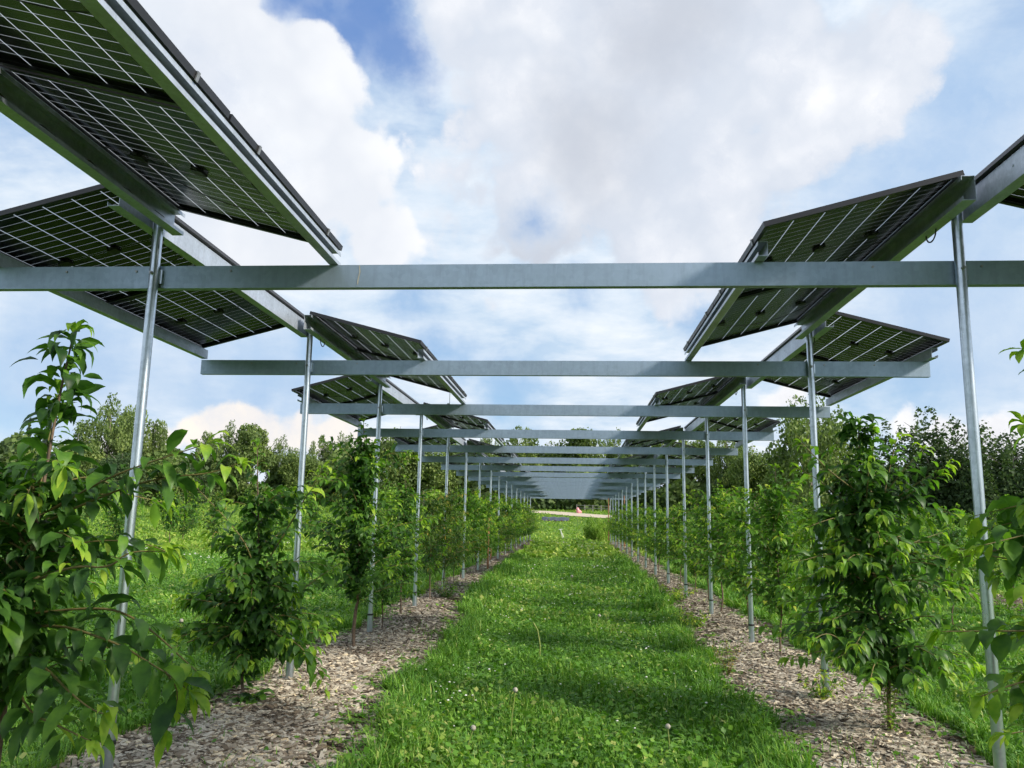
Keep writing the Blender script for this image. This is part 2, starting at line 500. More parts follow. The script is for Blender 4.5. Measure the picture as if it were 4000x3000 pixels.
TRACK = np.array([(-26, 101), (-18, 99.5), (-11, 97), (-6, 94), (-2, 90.5), (1, 87), (4, 84.5), (8, 83), (14, 83)], float)
def near_track(x, y, d):
    m = np.full(len(x), 1e9)
    for a, b in zip(TRACK, TRACK[1:]):
        ab = b - a; t = np.clip(((x - a[0]) * ab[0] + (y - a[1]) * ab[1]) / (ab @ ab), 0, 1)
        m = np.minimum(m, np.hypot(x - a[0] - t * ab[0], y - a[1] - t * ab[1]))
    return m < d
def field(n, ylo, yhi, bias, slope, hmean, wmean, weed_keep=.05, leaf_frac=.5, leaf_s=.022, xmin=None, xmax=None, tb=0.0):
    y = ylo + (yhi - ylo) * rng.random(n) ** bias
    half = .72 * y + 1.6
    x = rng.uniform(-1, 1, n) * half * slope - .06 * y
    if xmin is not None: x = rng.uniform(xmin, xmax, n)
    ob = on_bed(x, y)
    keep = ((~ob) | (rng.random(n) < weed_keep)) & ~near_track(x, y, 2.2)
    x, y = x[keep], y[keep]; n = len(x)
    p = patchy(x, y, 1.7, .6); q = patchy(x, y, .55, 2.2)
    # taller at the edges of the lane
    e = np.minimum(np.abs(np.abs(x) - np.where(x < 0, edge_in(-1, y), edge_in(1, y))), np.abs(np.abs(x) - np.where(x < 0, edge_out(-1, y), edge_out(1, y))))
    side = np.clip(1 - e / .35, 0, 1)
    isl = rng.random(n) < leaf_frac * (.5 + p)
    tint = np.clip(.22 + .26 * p + .24 * q + rng.normal(0, .22, n) + tb, 0, 1)
    wheel = np.exp(-((x + .75) / .17) ** 2) + np.exp(-((x - .80) / .17) ** 2)
    h = (1 - .4 * wheel) * hmean * (.35 + 1.1 * p ** 1.5 + .35 * side) * rng.uniform(.55, 1.35, n)
    tint = np.clip(tint + .10 * wheel, 0, 1)
    parts = []
    g = ~isl
    parts.append(blades(g.sum(), x[g], y[g], h[g], wmean * rng.uniform(.6, 1.5, g.sum()), .55, tint[g]))
    if isl.sum():
        parts.append(leaflets(isl.sum(), x[isl], y[isl], h[isl] * rng.uniform(.25, .95, isl.sum()), leaf_s * rng.uniform(.6, 1.7, isl.sum()), np.clip(tint[isl] + .03, 0, 1)))
    return parts

ob = None
P = field(300000, 3.8, 13, 1.15, 1.0, .135, .0078, leaf_frac=.34, leaf_s=.036)
def fringe(n, ylo, yhi, h0, w0):
    y = rng.uniform(ylo, yhi, n); sd = np.where(rng.random(n) < .5, -1, 1); inn = rng.random(n) < .55
    e = np.where(inn, np.where(sd < 0, edge_in(-1, y), edge_in(1, y)), np.where(sd < 0, edge_out(-1, y), edge_out(1, y)))
    p = patchy(y * 2.2, y, 2.1, 1.0 + 0 * y)
    off = np.abs(rng.normal(0, .15, n)) - .16 * np.clip(p - .6, 0, 1) + .02
    x = sd * (e + np.where(inn, -off, off))
    h = h0 * (.5 + p) * rng.uniform(.5, 1.5, n)
    return blades(n, x, y, h, w0 * rng.uniform(.6, 1.6, n), .7, np.clip(.35 + .3 * p + rng.normal(0, .2, n), 0, 1))
P.append(fringe(26000, 3.9, 14, .14, .008))
V, Fs, A = merge(P)
tag(link(D.objects.new('meadow_grass', mesh_np('meadow_grass', V, Fs, M['grass'], {'tint': A}))), 'short green grass and clover covering the near lane between the planting strips', 'grass', kind='stuff')
P = field(210000, 13, 32, 1.25, .8, .11, .014, leaf_frac=.35, leaf_s=.05, tb=.08)
P.append(fringe(22000, 14, 34, .17, .016))
V, Fs, A = merge(P)
tag(link(D.objects.new('meadow_grass', mesh_np('meadow_grass', V, Fs, M['grass'], {'tint': A}))), 'green grass of the lane and field in the middle distance', 'grass', kind='stuff')
P = field(150000, 32, 106, 1.3, .75, .16, .05, leaf_frac=.3, leaf_s=.14, weed_keep=.1)
V, Fs, A = merge(P)
tag(link(D.objects.new('meadow_grass', mesh_np('meadow_grass', V, Fs, M['grass_far'], {'tint': A}))), 'sunlit yellow green meadow beyond the end of the lane and across the field', 'grass', kind='stuff')

# broad leaved weeds in the lawn (plantain, dandelion rosettes): uncountable
def rosettes(n, xr, yr, L, mat, label, name='broadleaf_weeds', onlybed=False):
    vs = []; fs = []; tt = []; off = 0
    k = 0
    while k < n:
        x = rng.uniform(*xr); y = rng.uniform(*yr)
        ob_ = bool(on_bed(np.array(x), np.array(y)))
        if ob_ != onlybed: continue
        k += 1
        m = rng.integers(5, 9); z = gz1(x, y) + (.05 if ob_ else .01)
        for j in range(m):
            a = 2 * math.pi * j / m + rng.uniform(-.4, .4); l = L * rng.uniform(.6, 1.3); w = l * rng.uniform(.12, .2)
            lift = rng.uniform(.25, .9)
            d = np.array([math.cos(a), math.sin(a)]); s = np.array([-d[1], d[0]])
            t0 = rng.uniform(.3, .8)
            for t, ww in ((.05, .25), (.5, 1), (.85, .8), (1, .05)):
                c = np.array([x, y]) + d * l * t
                zz = z + l * lift * (t - .75 * t * t * 1.1)
                vs.append((*(c - s * w * ww), zz)); vs.append((*(c + s * w * ww), zz))
            for q in range(3):
                fs.append((off + 2*q, off + 2*q + 1, off + 2*q + 3, off + 2*q + 2)); tt.append(t0)
            off += 8
    o = link(D.objects.new(name, mesh_np(name, np.array(vs), [np.array(fs)], mat, {'tint': tt}, smooth=True)))
    tag(o, label, 'weeds', kind='stuff')
rosettes(520, (-1.9, 2.1), (4.3, 13), .11, M['grass'], 'broad dandelion and plantain leaves scattered through the near lane')
rosettes(900, (-3.2, 3.4), (4.2, 30), .10, M['leaf2'], 'small weeds sprouting through the wood chips', onlybed=True)

# clover heads and umbels
def flowers(n, label, name, xr, yr, s, clump):
    vs = []; fs = []; off = 0
    cl = [(rng.uniform(*xr), yr[0] + (yr[1] - yr[0]) * rng.random() ** 1.0) for _ in range(clump)]
    for i in range(n):
        cx, cy = cl[rng.integers(clump)]
        x = cx + rng.normal(0, .35); y = cy + rng.normal(0, .6)
        if bool(on_bed(np.array(x), np.array(y))): continue
        z = gz1(x, y) + rng.uniform(.07, .14); r = s * rng.uniform(.6, 1.3)
        p = [(0, 0, 1)] + [(math.cos(a), math.sin(a), .2) for a in np.arange(6) * math.pi / 3] + [(0, 0, -.6)]
        vs += [(x + q[0]*r, y + q[1]*r, z + q[2]*r*.8) for q in p]
        for j in range(6):
            fs.append((off, off + 1 + j, off + 1 + (j + 1) % 6)); fs.append((off + 7, off + 1 + (j + 1) % 6, off + 1 + j))
        off += 8
    o = link(D.objects.new(name, mesh_np(name, np.array(vs), [np.array(fs)], M['flower'])))
    tag(o, label, 'flowers', kind='stuff')
flowers(210, 'small white clover heads sprinkled through the lane grass', 'clover_flowers', (-1.6, 1.7), (7, 22), .011, 26)
flowers(170, 'white flower heads in the lane grass further away', 'clover_flowers', (-1.8, 1.9), (18, 48), .022, 22)
flowers(240, 'white flowering weeds in the field left of the lane', 'field_flowers', (-16, -4), (8, 45), .03, 20)

# ------------------------------------------------------------------ steel structure
Y1, BAY, W2 = 4.834, 3.1, 2.526
def py(k): return Y1 + (k - 1) * BAY          # post k (k = 1 is the nearest one in view)
NP = 16
ORD = ['zeroth', 'first', 'second', 'third', 'fourth', 'fifth', 'sixth', 'seventh', 'eighth', 'ninth', 'tenth', 'eleventh', 'twelfth', 'thirteenth', 'fourteenth', 'fifteenth', 'sixteenth', 'seventeenth', 'eighteenth', 'nineteenth', 'twentieth',
       'twenty-first', 'twenty-second', 'twenty-third', 'twenty-fourth', 'twenty-fifth', 'twenty-sixth', 'twenty-seventh', 'twenty-eighth', 'twenty-ninth', 'thirtieth']

pole_m = MB(); pole_m.tube([(0, 0, -.3), (0, 0, 1.2), (0, 0, 2.4), (0, 0, 3.60)], .0305, 24)
pole_me = pole_m.mesh('pole', M['galv'])
for p_ in pole_me.polygons: p_.use_smooth = len(p_.vertices) == 4
sl = MB(); sl.tube([(0, 0, -.3), (0, 0, .30)], .037, 24); sleeve_me = sl.mesh('sleeve', M['galv'])
for p_ in sleeve_me.polygons: p_.use_smooth = len(p_.vertices) == 4
cb = MB(); cb.tube([(0, 0, .295), (0, 0, .318)], .041, 20); clamp_me = cb.mesh('clamp_band', M['black'])
br = MB(); br.box((.026, .012, 3.12), (.046, .0295, 3.215))
bracket_me = br.mesh('bracket', M['galv'])
bo = MB(); bo.tube([(0, -.045, 3.18), (0, -.030, 3.18)], .012, 6); bo.tube([(0, -.054, 3.18), (0, -.03, 3.18)], .006, 8); bolt_me = bo.mesh('bolt', M['bolt'])
for side, sn in ((-1, 'left'), (1, 'right')):
    for k in range(-1, NP + 1):
        y = py(k)
        g = gz1(side * W2, y)
        if k >= 1: lb = f'{ORD[k]} galvanised steel post of the {sn} row counting from the camera'
        elif k == 0: lb = f'galvanised post of the {sn} row level with the camera, outside the picture'
        else: lb = f'galvanised post of the {sn} row behind the camera'
        t = tag(empty('steel_post', (side * W2, y, g)), lb, 'post', f'galvanised posts carrying the {sn} row of solar panels')
        for nm, me in (('pole', pole_me), ('sleeve', sleeve_me), ('clamp_band', clamp_me), ('bolt', bolt_me), ('bracket', bracket_me)):
            o = link(D.objects.new(nm, me), t)
            if nm in ('pole', 'bolt', 'bracket'): o.location = (0, 0, -g)
        t.rotation_euler = (RAD(random.uniform(-.15, .15)), RAD(random.uniform(-.15, .15)), 0) if k > 1 else (0, 0, 0)

# crossbeams: C profile, web toward the camera, behind the posts
def cprof(h, fl, lip, th, sgn=1):
    """C profile in (u, z); web at u=0, flanges toward +u*sgn; z from 0 to h"""
    p = [(0, 0), (fl, 0), (fl, lip), (fl - th, lip), (fl - th, th), (th, th), (th, h - th), (fl - th, h - th), (fl - th, h - lip), (fl, h - lip), (fl, h), (0, h)]
    return [(sgn * u, z) for u, z in p]
def c_channel(mb, h, fl, lip, th, axis, a, b, at, sgn):
    prof = [(at[0] + u, at[1] + z) for u, z in cprof(h, fl, lip, th, sgn)]
    mb.prism(prof, axis, a, b)
    # end caps of the profile as strips
    for e in (a, b):
        q = prof
        def V3(p): return (e, p[0], p[1]) if axis == 'x' else (p[0], e, p[1])
        v = [V3(p) for p in q]
        mb.add(v, [(0, 1, 4, 5), (1, 2, 3, 4), (0, 5, 6, 11), (11, 6, 7, 10), (7, 8, 9, 10)])
bm_ = MB(); c_channel(bm_, .150, .055, .015, .003, 'x', -3.69, 3.67, (0, 0), 1)
beam_me = bm_.mesh('beam', M['galv_beam'], fix=False)
bj = MB(); bj.tube([(0, -.007, .115), (0, 0, .115)], .008, 6); bbolt_me = bj.mesh('bolt', M['bolt'])
for k in range(0, NP + 1):
    y = py(k) + .033
    lb = f'grey crossbeam spanning the lane between the {ORD[k]} pair of posts' if k else 'grey crossbeam overhead just outside the top of the picture'
    if k == 1: lb = 'nearest wide grey crossbeam spanning the whole picture between the first posts'
    t = tag(empty('crossbeam', (0, y, 3.095)), lb, 'beam', 'crossbeams spanning the lane')
    link(D.objects.new('channel', beam_me), t)
    for sx in (-1, 1):
        for dx in (.14, .62, -.5):
            o = link(D.objects.new('bolt', bbolt_me), t); o.location = (sx * (W2 + dx), 0, 0)
    if k == 1:      # white dribble mark on the nearest beam
        mk = MB(); pts = [(-1.175, -.0022, .146), (-1.17, -.0022, .10), (-1.178, -.0022, .06), (-1.182, -.0022, .02)]
        for (x0, yy_, z0), (x1, _, z1) in zip(pts, pts[1:]):
            mk.add([(x0 - .004, yy_, z0), (x0 + .003, yy_, z0), (x1 + .004, yy_, z1), (x1 - .003, yy_, z1)], [(0, 3, 2, 1)])
        mk.build('paint_mark', M['seed'], t, fix=False)
    if k == 3:
        rd = MB(); rd.tube([(-1.545, .03, .15), (-1.545, .03, .42)], .004, 6); rd.tube([(-1.56, .03, .150), (-1.56, .03, .165)], .02, 8)
        rd.build('rod', M['whitepaint'], t)

# panel tables ------------------------------------------------------
# inner tables slope down toward the lane, outer ones away from it
def table_geom(side, inner):
    if inner: hi, lo = 2.437, 1.300
    else: hi, lo = 2.550, 3.685
    return side * hi, 3.680, side * lo, 3.380
# panel mesh in local space: x across (hi -> lo is +x), y along, z up (top surface at 0)
def frame_mesh():
    m = MB(); t = .012; h = .032
    a, b = PW / 2, PL / 2
    m.box((-a, -b, -h), (-a + t, b, 0)); m.box((a - t, -b, -h), (a, b, 0))
    m.box((-a + t, -b, -h), (a - t, -b + t, 0)); m.box((-a + t, b - t, -h), (a - t, b, 0))
    # inner lips at the underside
    m.box((-a + t, -b + t, -h), (-a + t + .015, b - t, -h + .002)); m.box((a - t - .015, -b + t, -h), (a - t, b - t, -h + .002))
    m.box((-a + t + .015, -b + t, -h), (a - t - .015, -b + t + .015, -h + .002)); m.box((-a + t + .015, b - t - .015, -h), (a - t - .015, b - t, -h + .002))
    return m.mesh('frame', M['frame'])
frame_me = frame_mesh()
gm = MB(); gm.box((-PW/2 + .0125, -PL/2 + .0125, -.0085), (PW/2 - .0125, PL/2 - .0125, -.0073)); glass_me = gm.mesh('cell_sheet', M['cells'])
jb = MB(); jb.box((-.035, -.035, -.028), (.035, .035, -.0095)); jb.box((-.012, -.060, -.022), (.012, -.035, -.012)); jb.box((-.012, .035, -.022), (.012, .06, -.012)); jbox_me = jb.mesh('junction_box', M['black'])
cab = []
for sd in (1, 2, 3):
    random.seed(sd)
    m = MB()
    for x0, x1 in ((-.367, .5),):
        pts = []
        s_ = random.uniform(.10, .3)
        for i in range(13):
            t = i / 12
            pts.append((x0 + (x1 - x0) * t, .05 + s_ * math.sin(math.pi * t * .8) + .02 * math.sin(9 * t), -.018 - .05 * math.sin(math.pi * t)))
        m.tube(pts, .0032, 5)
    cab.append(m.mesh('cable', M['black']))
cl = MB(); cl.box((-.006, -.010, -.034), (.0, .010, .003)); cl.box((-.006, -.010, .003), (.012, .010, .006)); clampp_me = cl.mesh('clamp', M['bolt'])
PLEN = 2 * PL + .02 + .03
hiC = {}; loC = {}
def purlin_mesh(name, h, sgn, length):
    m = MB(); c_channel(m, h, .075 if h > .12 else .06, .024, .0025, 'y', -length / 2, length / 2, (0, 0), sgn)
    for yy in (-length/2 + .45, -.3, length/2 - .62):
        m.tube([(-.004 * sgn, yy, h * .6), (0, yy, h * .6)], .007, 6)
    return m.mesh(name, M['galv_bright'], fix=False)
pur = {(n_, s_): purlin_mesh('channel', h_, s_, L_) for n_, h_, L_ in (('hi', .148, PLEN + .05), ('lo', .092, 3.26)) for s_ in (-1, 1)}
lp = MB()
pts = [(0, t, 0) for t in ()]
def loop_mesh():
    m = MB(); P_ = []
    for i in range(12):
        a = math.pi * i / 11
        P_.append((0, -.07 * math.cos(a), -.06 * math.sin(a)))
    m.tube(P_, .005, 6)
    P_ = [(.012, -.3 + .1 * i, .035 + .018 * math.sin(i * 1.7)) for i in range(34)]
    m.tube(P_, .006, 6)
    return m.mesh('cable_loop', M['black'])
loop_me = loop_mesh()
bayname = lambda b: f'between the {ORD[b]} and {ORD[b+1]} {{}} posts' if b >= 1 else ('overhead, ending at the first {} post' if b == 0 else 'behind the camera by the {} posts')
for side, sn in ((-1, 'left'), (1, 'right')):
    for b in range(-1, NP):
        inner = (b % 2 == 0) if side < 0 else (b % 2 == 1)
        xh, zh, xl, zl = table_geom(side, inner)
        yend = py(b + 1) + (.06 if inner else -.02)
        ybeg = yend - (2 * PL + .02)
        dirn = 'lane' if inner else 'field'
        wh = bayname(b).format(sn)
        cx, cz = (xh + xl) / 2, (zh + zl) / 2
        dv = Vector((xl - xh, 0, zl - zh)); slope = math.atan2(dv.z, dv.x)
        # local x axis must point hi->lo, z up: rotate about y
        for j, (nf, yc) in enumerate((('nearer', ybeg + PL / 2), ('farther', yend - PL / 2))):
            t = empty('solar_panel', (cx, yc, cz))
            if side * (1 if inner else -1) < 0: # lo is at +x of hi
                t.rotation_euler = (0, -slope, 0)
            else:
                ang = math.atan2(dv.z, -dv.x)
                t.rotation_euler = (0, ang, 0)
            tag(t, f'{nf} {dirn}-sloping black solar panel {wh}', 'solar panel', 'solar panels mounted in pairs above the tree rows')
            link(D.objects.new('frame', frame_me), t); link(D.objects.new('cell_sheet', glass_me), t)
            for xx in (-.367, 0, .367):
                o = link(D.objects.new('junction_box', jbox_me), t); o.location = (xx, 0, 0)
            link(D.objects.new('cable', cab[(b + j) % 3]), t)
            lox = PW/2 + .002 if (side * (1 if inner else -1) < 0) else -PW/2 - .002
            for yy in (-.55, .55):
                o = link(D.objects.new('clamp', clampp_me), t); o.location = (lox, yy, -.003)
                if lox > 0: o.rotation_euler = (0, 0, math.pi)
        # upper purlin beside the post, opening toward its panel
        sg = (1 if xl > xh else -1)
        y0 = (ybeg + yend) / 2
        t = tag(empty('purlin', (side * W2 + sg * .036, y0 + .02, 3.488)), f'upper galvanised rail of the {dirn}-sloping panels {wh}', 'rail', 'steel rails under the solar panels')
        link(D.objects.new('channel', pur[('hi', sg)]), t)
        o = link(D.objects.new('cable_loop', loop_me), t); o.location = (sg * .03, -PLEN / 2 + .5, 0)
        xw = xl - sg * .075
        t = tag(empty('purlin', (xw, yend + .02 - 1.63, 3.248)), f'lower galvanised rail of the {dirn}-sloping panels {wh}', 'rail', 'steel rails under the solar panels')
        link(D.objects.new('channel', pur[('lo', sg)]), t)

# ------------------------------------------------------------------ leaves and young trees
def leaf_geo(B, d0, L, W, droop, tint, roll, seg=5, fold=.28):
    """vectorised leaves: B base (n,3), d0 unit dirs, L length, W width, droop 0..1, roll angle"""
    n = len(B)
    down = np.array([0, 0, -1.0])
    P = [B]; dirs = []
    cur = B.copy()
    for i in range(seg):
        t = (i + .5) / seg
        k = (droop * t * 1.3)[:, None]
        d = d0 * (1 - np.clip(k, 0, .92)) + down * k
        d /= np.linalg.norm(d, axis=1)[:, None]
        dirs.append(d)
        cur = cur + d * (L / seg)[:, None]
        P.append(cur)
    up = np.array([0, 0, 1.0])
    s0 = np.cross(d0, up); nn = np.linalg.norm(s0, axis=1)[:, None]
    s0 = np.where(nn < .05, np.array([1.0, 0, 0]), s0 / np.maximum(nn, 1e-6))
    V = []
    for i in range(seg + 1):
        t = i / seg
        w = (math.sin(math.pi * min(1, t ** .92)) ** .9 * (1.0 if t < .7 else .86) if 0 < t < 1 else 0.0) * W * .5
        if i == 0: w = W * .03
        if i == seg: w = W * .015
        d = dirs[min(i, seg - 1)]
        s = s0 - d * np.sum(s0 * d, 1)[:, None]; s /= np.linalg.norm(s, axis=1)[:, None] + 1e-9
        nr = np.cross(s, d)
        c, sn_ = np.cos(roll)[:, None], np.sin(roll)[:, None]
        s2 = s * c + nr * sn_; n2 = -s * sn_ + nr * c
        w = np.asarray(w).reshape(-1, 1) * np.ones((n, 1))
        wav = .12 * math.sin(i * 2.4)
        V.append(P[i] - s2 * w + n2 * w * (fold + wav)); V.append(P[i]); V.append(P[i] + s2 * w + n2 * w * (fold - wav))
    V = np.stack(V, 1).reshape(-1, 3)
    k = 3 * (seg + 1); o = np.arange(n)[:, None] * k
    F = []; T = []
    for i in range(seg):
        for c in (0, 1):
            a = 3 * i + c
            F.append(o + np.array((a, a + 1, a + 4, a + 3))[None]); T.append(tint)
    return V, [np.concatenate(F)], np.concatenate(T)

def poly_sample(pts, spacing, r, start=0.0):
    pts = [np.array(p, float) for p in pts]
    out = []
    tot = sum(np.linalg.norm(b - a) for a, b in zip(pts, pts[1:]))
    s = start; acc = 0; i = 0
    while s < tot:
        while i < len(pts) - 2 and s > acc + np.linalg.norm(pts[i+1] - pts[i]):
            acc += np.linalg.norm(pts[i+1] - pts[i]); i += 1
        d = pts[i+1] - pts[i]; l = np.linalg.norm(d)
        t = (s - acc) / l
        out.append((pts[i] + d * t, d / l, s / tot)); s += spacing * r.uniform(.7, 1.3)
    return out

def smooth_path(pts, it=2):
    pts = [np.array(p, float) for p in pts]
    for _ in range(it):
        q = [pts[0]]
        for a, b in zip(pts, pts[1:]): q += [a * .75 + b * .25, a * .25 + b * .75]
        q.append(pts[-1]); pts = q
    return pts

def leaves_on(path, r, spacing, L, ratio=.42, droop=.8, start=.08, young=1.0, tip_n=4, spread=1.0, tbase=.3):
    """list of leaf records along a shoot"""
    rec = []
    ph = r.uniform(0, 6.28)
    for p, d, t in poly_sample(path, spacing, r, start):
        ph += 2.4
        a = np.cross(d, [0, 0, 1.0]); la = np.linalg.norm(a)
        a = a / la if la > .1 else np.array([1.0, 0, 0])
        b = np.cross(a, d)
        rad = a * math.cos(ph) + b * math.sin(ph)
        rad = rad * np.array([1, 1, .55]) + np.array([0, 0, -.12])
        d0 = d * r.uniform(.35, .85) + rad * spread + np.array([0, 0, r.uniform(-.15, .3)])
        d0 /= np.linalg.norm(d0)
        l = L * (r.uniform(.6, 1.25) if r.random() > .18 else r.uniform(.3, .55)) * (1 - .35 * max(0, t - .75) / .25)
        tt = tbase * r.uniform(.3, 1.5) + (max(0, t - .62) / .38) ** 1.6 * .62 * young
        if r.random() < .012: tt = 1.0
        rec.append((p + d0 * .018, d0, l, l * ratio * r.uniform(.85, 1.15), droop * r.uniform(.6, 1.25), min(1, tt), r.normal(0, .35)))
    e = np.array(path[-1]); d = np.array(path[-1]) - np.array(path[-2]); d /= np.linalg.norm(d)
    for j in range(tip_n):
        a = r.normal(0, 1, 3); d0 = d + a * .45; d0 /= np.linalg.norm(d0)
        l = L * r.uniform(.45, .85)
        rec.append((e, d0, l, l * ratio * .85, droop * r.uniform(.6, 1.2), min(1, .55 + .45 * young * r.uniform(.5, 1)), r.normal(0, .3)))
    return rec

def build_leaves(name, rec, mat, parent, seg):
    B = np.array([q[0] for q in rec]); d0 = np.array([q[1] for q in rec])
    L, W, dr, ti, ro = [np.array([q[i] for q in rec]) for i in (2, 3, 4, 5, 6)]
    V, Fs, A = leaf_geo(B, d0, L, W, dr, ti, ro, seg)
    return link(D.objects.new(name, mesh_np(name, V, Fs, mat, {'tint': A}, smooth=True)), parent)

def explicit_tree(name, loc, leader, shoots, label, cat, L, mat, group, spacing=.035, r_base=.016, extra=(), seed=1, trunk_spurs=60, ratio=.42, lead_sp=.8, lead_droop=.85, spur_top=.97):
    r = np.random.default_rng(seed)
    t = tag(empty(name, loc), label, cat, group)
    lo = np.array(loc)
    w = MB(); tw = MB(); rec = []
    lead = smooth_path([np.array(p) - lo for p in leader])
    n = len(lead)
    w.tube(lead, [max(.003, r_base * (1 - .82 * i / (n - 1))) for i in range(n)], 8)
    top = [p for p in lead if p[2] > lead[-1][2] * .55]
    rec += leaves_on(top, r, spacing * lead_sp, L, ratio, lead_droop, young=.7)
    # spur leaves crowding round the leader
    for _ in range(trunk_spurs):
        i = r.integers(int(n * .22), int(n * spur_top)); p = lead[i] + r.normal(0, .03, 3)
        d0 = r.normal(0, 1, 3); d0[2] = abs(d0[2]) * .4; d0 /= np.linalg.norm(d0)
        l = L * r.uniform(.5, 1.0)
        rec.append((p + d0 * .04, d0, l, l * ratio, r.uniform(.3, .95), r.uniform(.02, .45), r.normal(0, .5)))
    for sh in list(shoots) + list(extra):
        pth = smooth_path([np.array(p) - lo for p in sh]); m = len(pth)
        ln = sum(np.linalg.norm(np.array(b) - np.array(a)) for a, b in zip(pth, pth[1:]))
        tw.tube(pth, [max(.0018, (.0035 + .004 * min(1, ln)) * (1 - .75 * i / (m - 1))) for i in range(m)], 6)
        rec += leaves_on(pth, r, spacing, L, ratio, .62, start=.05, young=1.0)
    w.build('trunk', M['bark'], t, smooth=True)
    tw.build('branches', M['twig'], t, smooth=True)
    build_leaves('foliage', rec, mat, t, 6)
    return t

T1_loc = (-2.543, 3.9, 0.0)
lead1 = [(-2.56, 3.9, 0), (-2.543, 3.9, .541), (-2.544, 3.9, 1.004), (-2.509, 3.9, 1.197), (-2.48, 3.9, 1.65), (-2.451, 3.9, 2.16), (-2.405, 3.9, 2.56)]
sh1 = [
 [(-2.419, 3.9, 1.651), (-2.095, 3.8, 1.801), (-1.897, 3.75, 1.868), (-1.545, 3.7, 1.973)],
 [(-2.413, 3.9, 1.602), (-2.251, 3.88, 1.677), (-1.973, 3.85, 1.782), (-1.743, 3.8, 1.823), (-1.563, 3.8, 1.837), (-1.422, 3.8, 1.888)],
 [(-2.494, 3.9, 1.287), (-2.076, 3.6, 1.402), (-1.844, 3.5, 1.396), (-1.772, 3.5, 1.474), (-1.596, 3.5, 1.477)],
 [(-2.502, 3.9, 1.139), (-2.036, 3.8, 1.2), (-1.876, 3.8, 1.153), (-1.716, 3.75, 1.074), (-1.577, 3.7, .993), (-1.478, 3.65, .945)],
 [(-2.534, 3.9, 1.077), (-2.201, 3.75, 1.114), (-2.013, 3.7, 1.083), (-1.824, 3.65, 1.04), (-1.67, 3.6, .981), (-1.575, 3.6, .935), (-1.481, 3.6, .87)],
 [(-1.60, 3.6, .95), (-1.519, 3.6, .86), (-1.568, 3.6, .705)],
 [(-2.539, 3.9, 1.016), (-2.109, 3.6, .912), (-1.97, 3.5, .868), (-1.838, 3.45, .815), (-1.749, 3.4, .81)],
 [(-2.543, 3.9, .944), (-2.234, 3.6, .758), (-1.913, 3.4, .747), (-1.736, 3.3, .728)],
 [(-2.50, 3.9, 1.45), (-2.52, 3.95, 1.9), (-2.50, 3.97, 2.25)],
 [(-2.50, 3.9, 1.4), (-2.30, 4.0, 1.5), (-2.05, 4.1, 1.5), (-1.85, 4.15, 1.42)],
 [(-2.53, 3.9, .9), (-2.25, 4.0, 1.0), (-2.0, 4.05, .95)],
]
r_ = np.random.default_rng(5)
ex1 = []
for i in range(54):
    a = r_.uniform(.6, 5.8); h = r_.uniform(.75, 1.75); l = r_.uniform(.35, .75)
    dx, dy = math.cos(a) * l, math.sin(a) * l
    ex1.append([(-2.52, 3.9, h), (-2.52 + dx * .5, 3.9 + dy * .5, h + .16), (-2.52 + dx, 3.9 + dy, h + .10)])
explicit_tree('cherry_tree', T1_loc, lead1, sh1, 'large young cherry tree with long drooping leaves at the left edge before the first post', 'tree', .185, M['leaf'], None, .030, .019, ex1, 3, 220, .35, 1.3, .6)

T2_loc = (-2.659, 7.2, .02)
lead2 = [(-2.659, 7.2, 0), (-2.717, 7.2, .292), (-2.648, 7.2, .775), (-2.624, 7.2, 1.34), (-2.682, 7.2, 1.909), (-2.71, 7.2, 2.27)]
sh2 = [[(-2.638, 7.2, 1.109), (-2.654, 7.0, 1.385), (-2.83, 6.9, 1.622), (-3.066, 6.8, 1.874)],
 [(-2.551, 7.2, 1.223), (-2.283, 7.1, 1.637), (-2.145, 7.0, 1.84), (-1.975, 6.9, 2.073)],
 [(-2.66, 7.2, .775), (-2.887, 7.0, .898), (-3.195, 6.9, .924)],
 [(-2.647, 7.2, .599), (-2.193, 6.9, .651), (-1.903, 6.8, .428), (-1.806, 6.7, .26)],
 [(-2.68, 7.2, .73), (-2.238, 7.1, .949), (-2.019, 7.1, 1.13), (-1.841, 7.1, 1.244)],
 [(-2.69, 7.2, .554), (-3.024, 7.1, .602), (-3.212, 7.0, .653)]]
ex2 = []
for i in range(58):
    a = r_.uniform(0, 6.28); h = r_.uniform(.38, 1.2); l = r_.uniform(.35, .78)
    dx, dy = math.cos(a) * l, math.sin(a) * l
    ex2.append([(-2.66, 7.2, h), (-2.66 + dx * .5, 7.2 + dy * .5, h + .12), (-2.66 + dx, 7.2 + dy, h + .04)])
for i in range(12):
    a = r_.uniform(0, 6.28); h = r_.uniform(1.2, 1.75); l = r_.uniform(.22, .5)
    dx, dy = math.cos(a) * l, math.sin(a) * l
    ex2.append([(-2.65, 7.2, h), (-2.65 + dx * .5, 7.2 + dy * .5, h + .14), (-2.65 + dx, 7.2 + dy, h + .16)])
explicit_tree('cherry_tree', T2_loc, lead2, sh2, 'leafy cherry tree tapering to a thin tip between the first two left posts', 'tree', .14, M['leaf'], None, .022, .017, ex2, 4, 460, .42, 1.0, .75, .74)

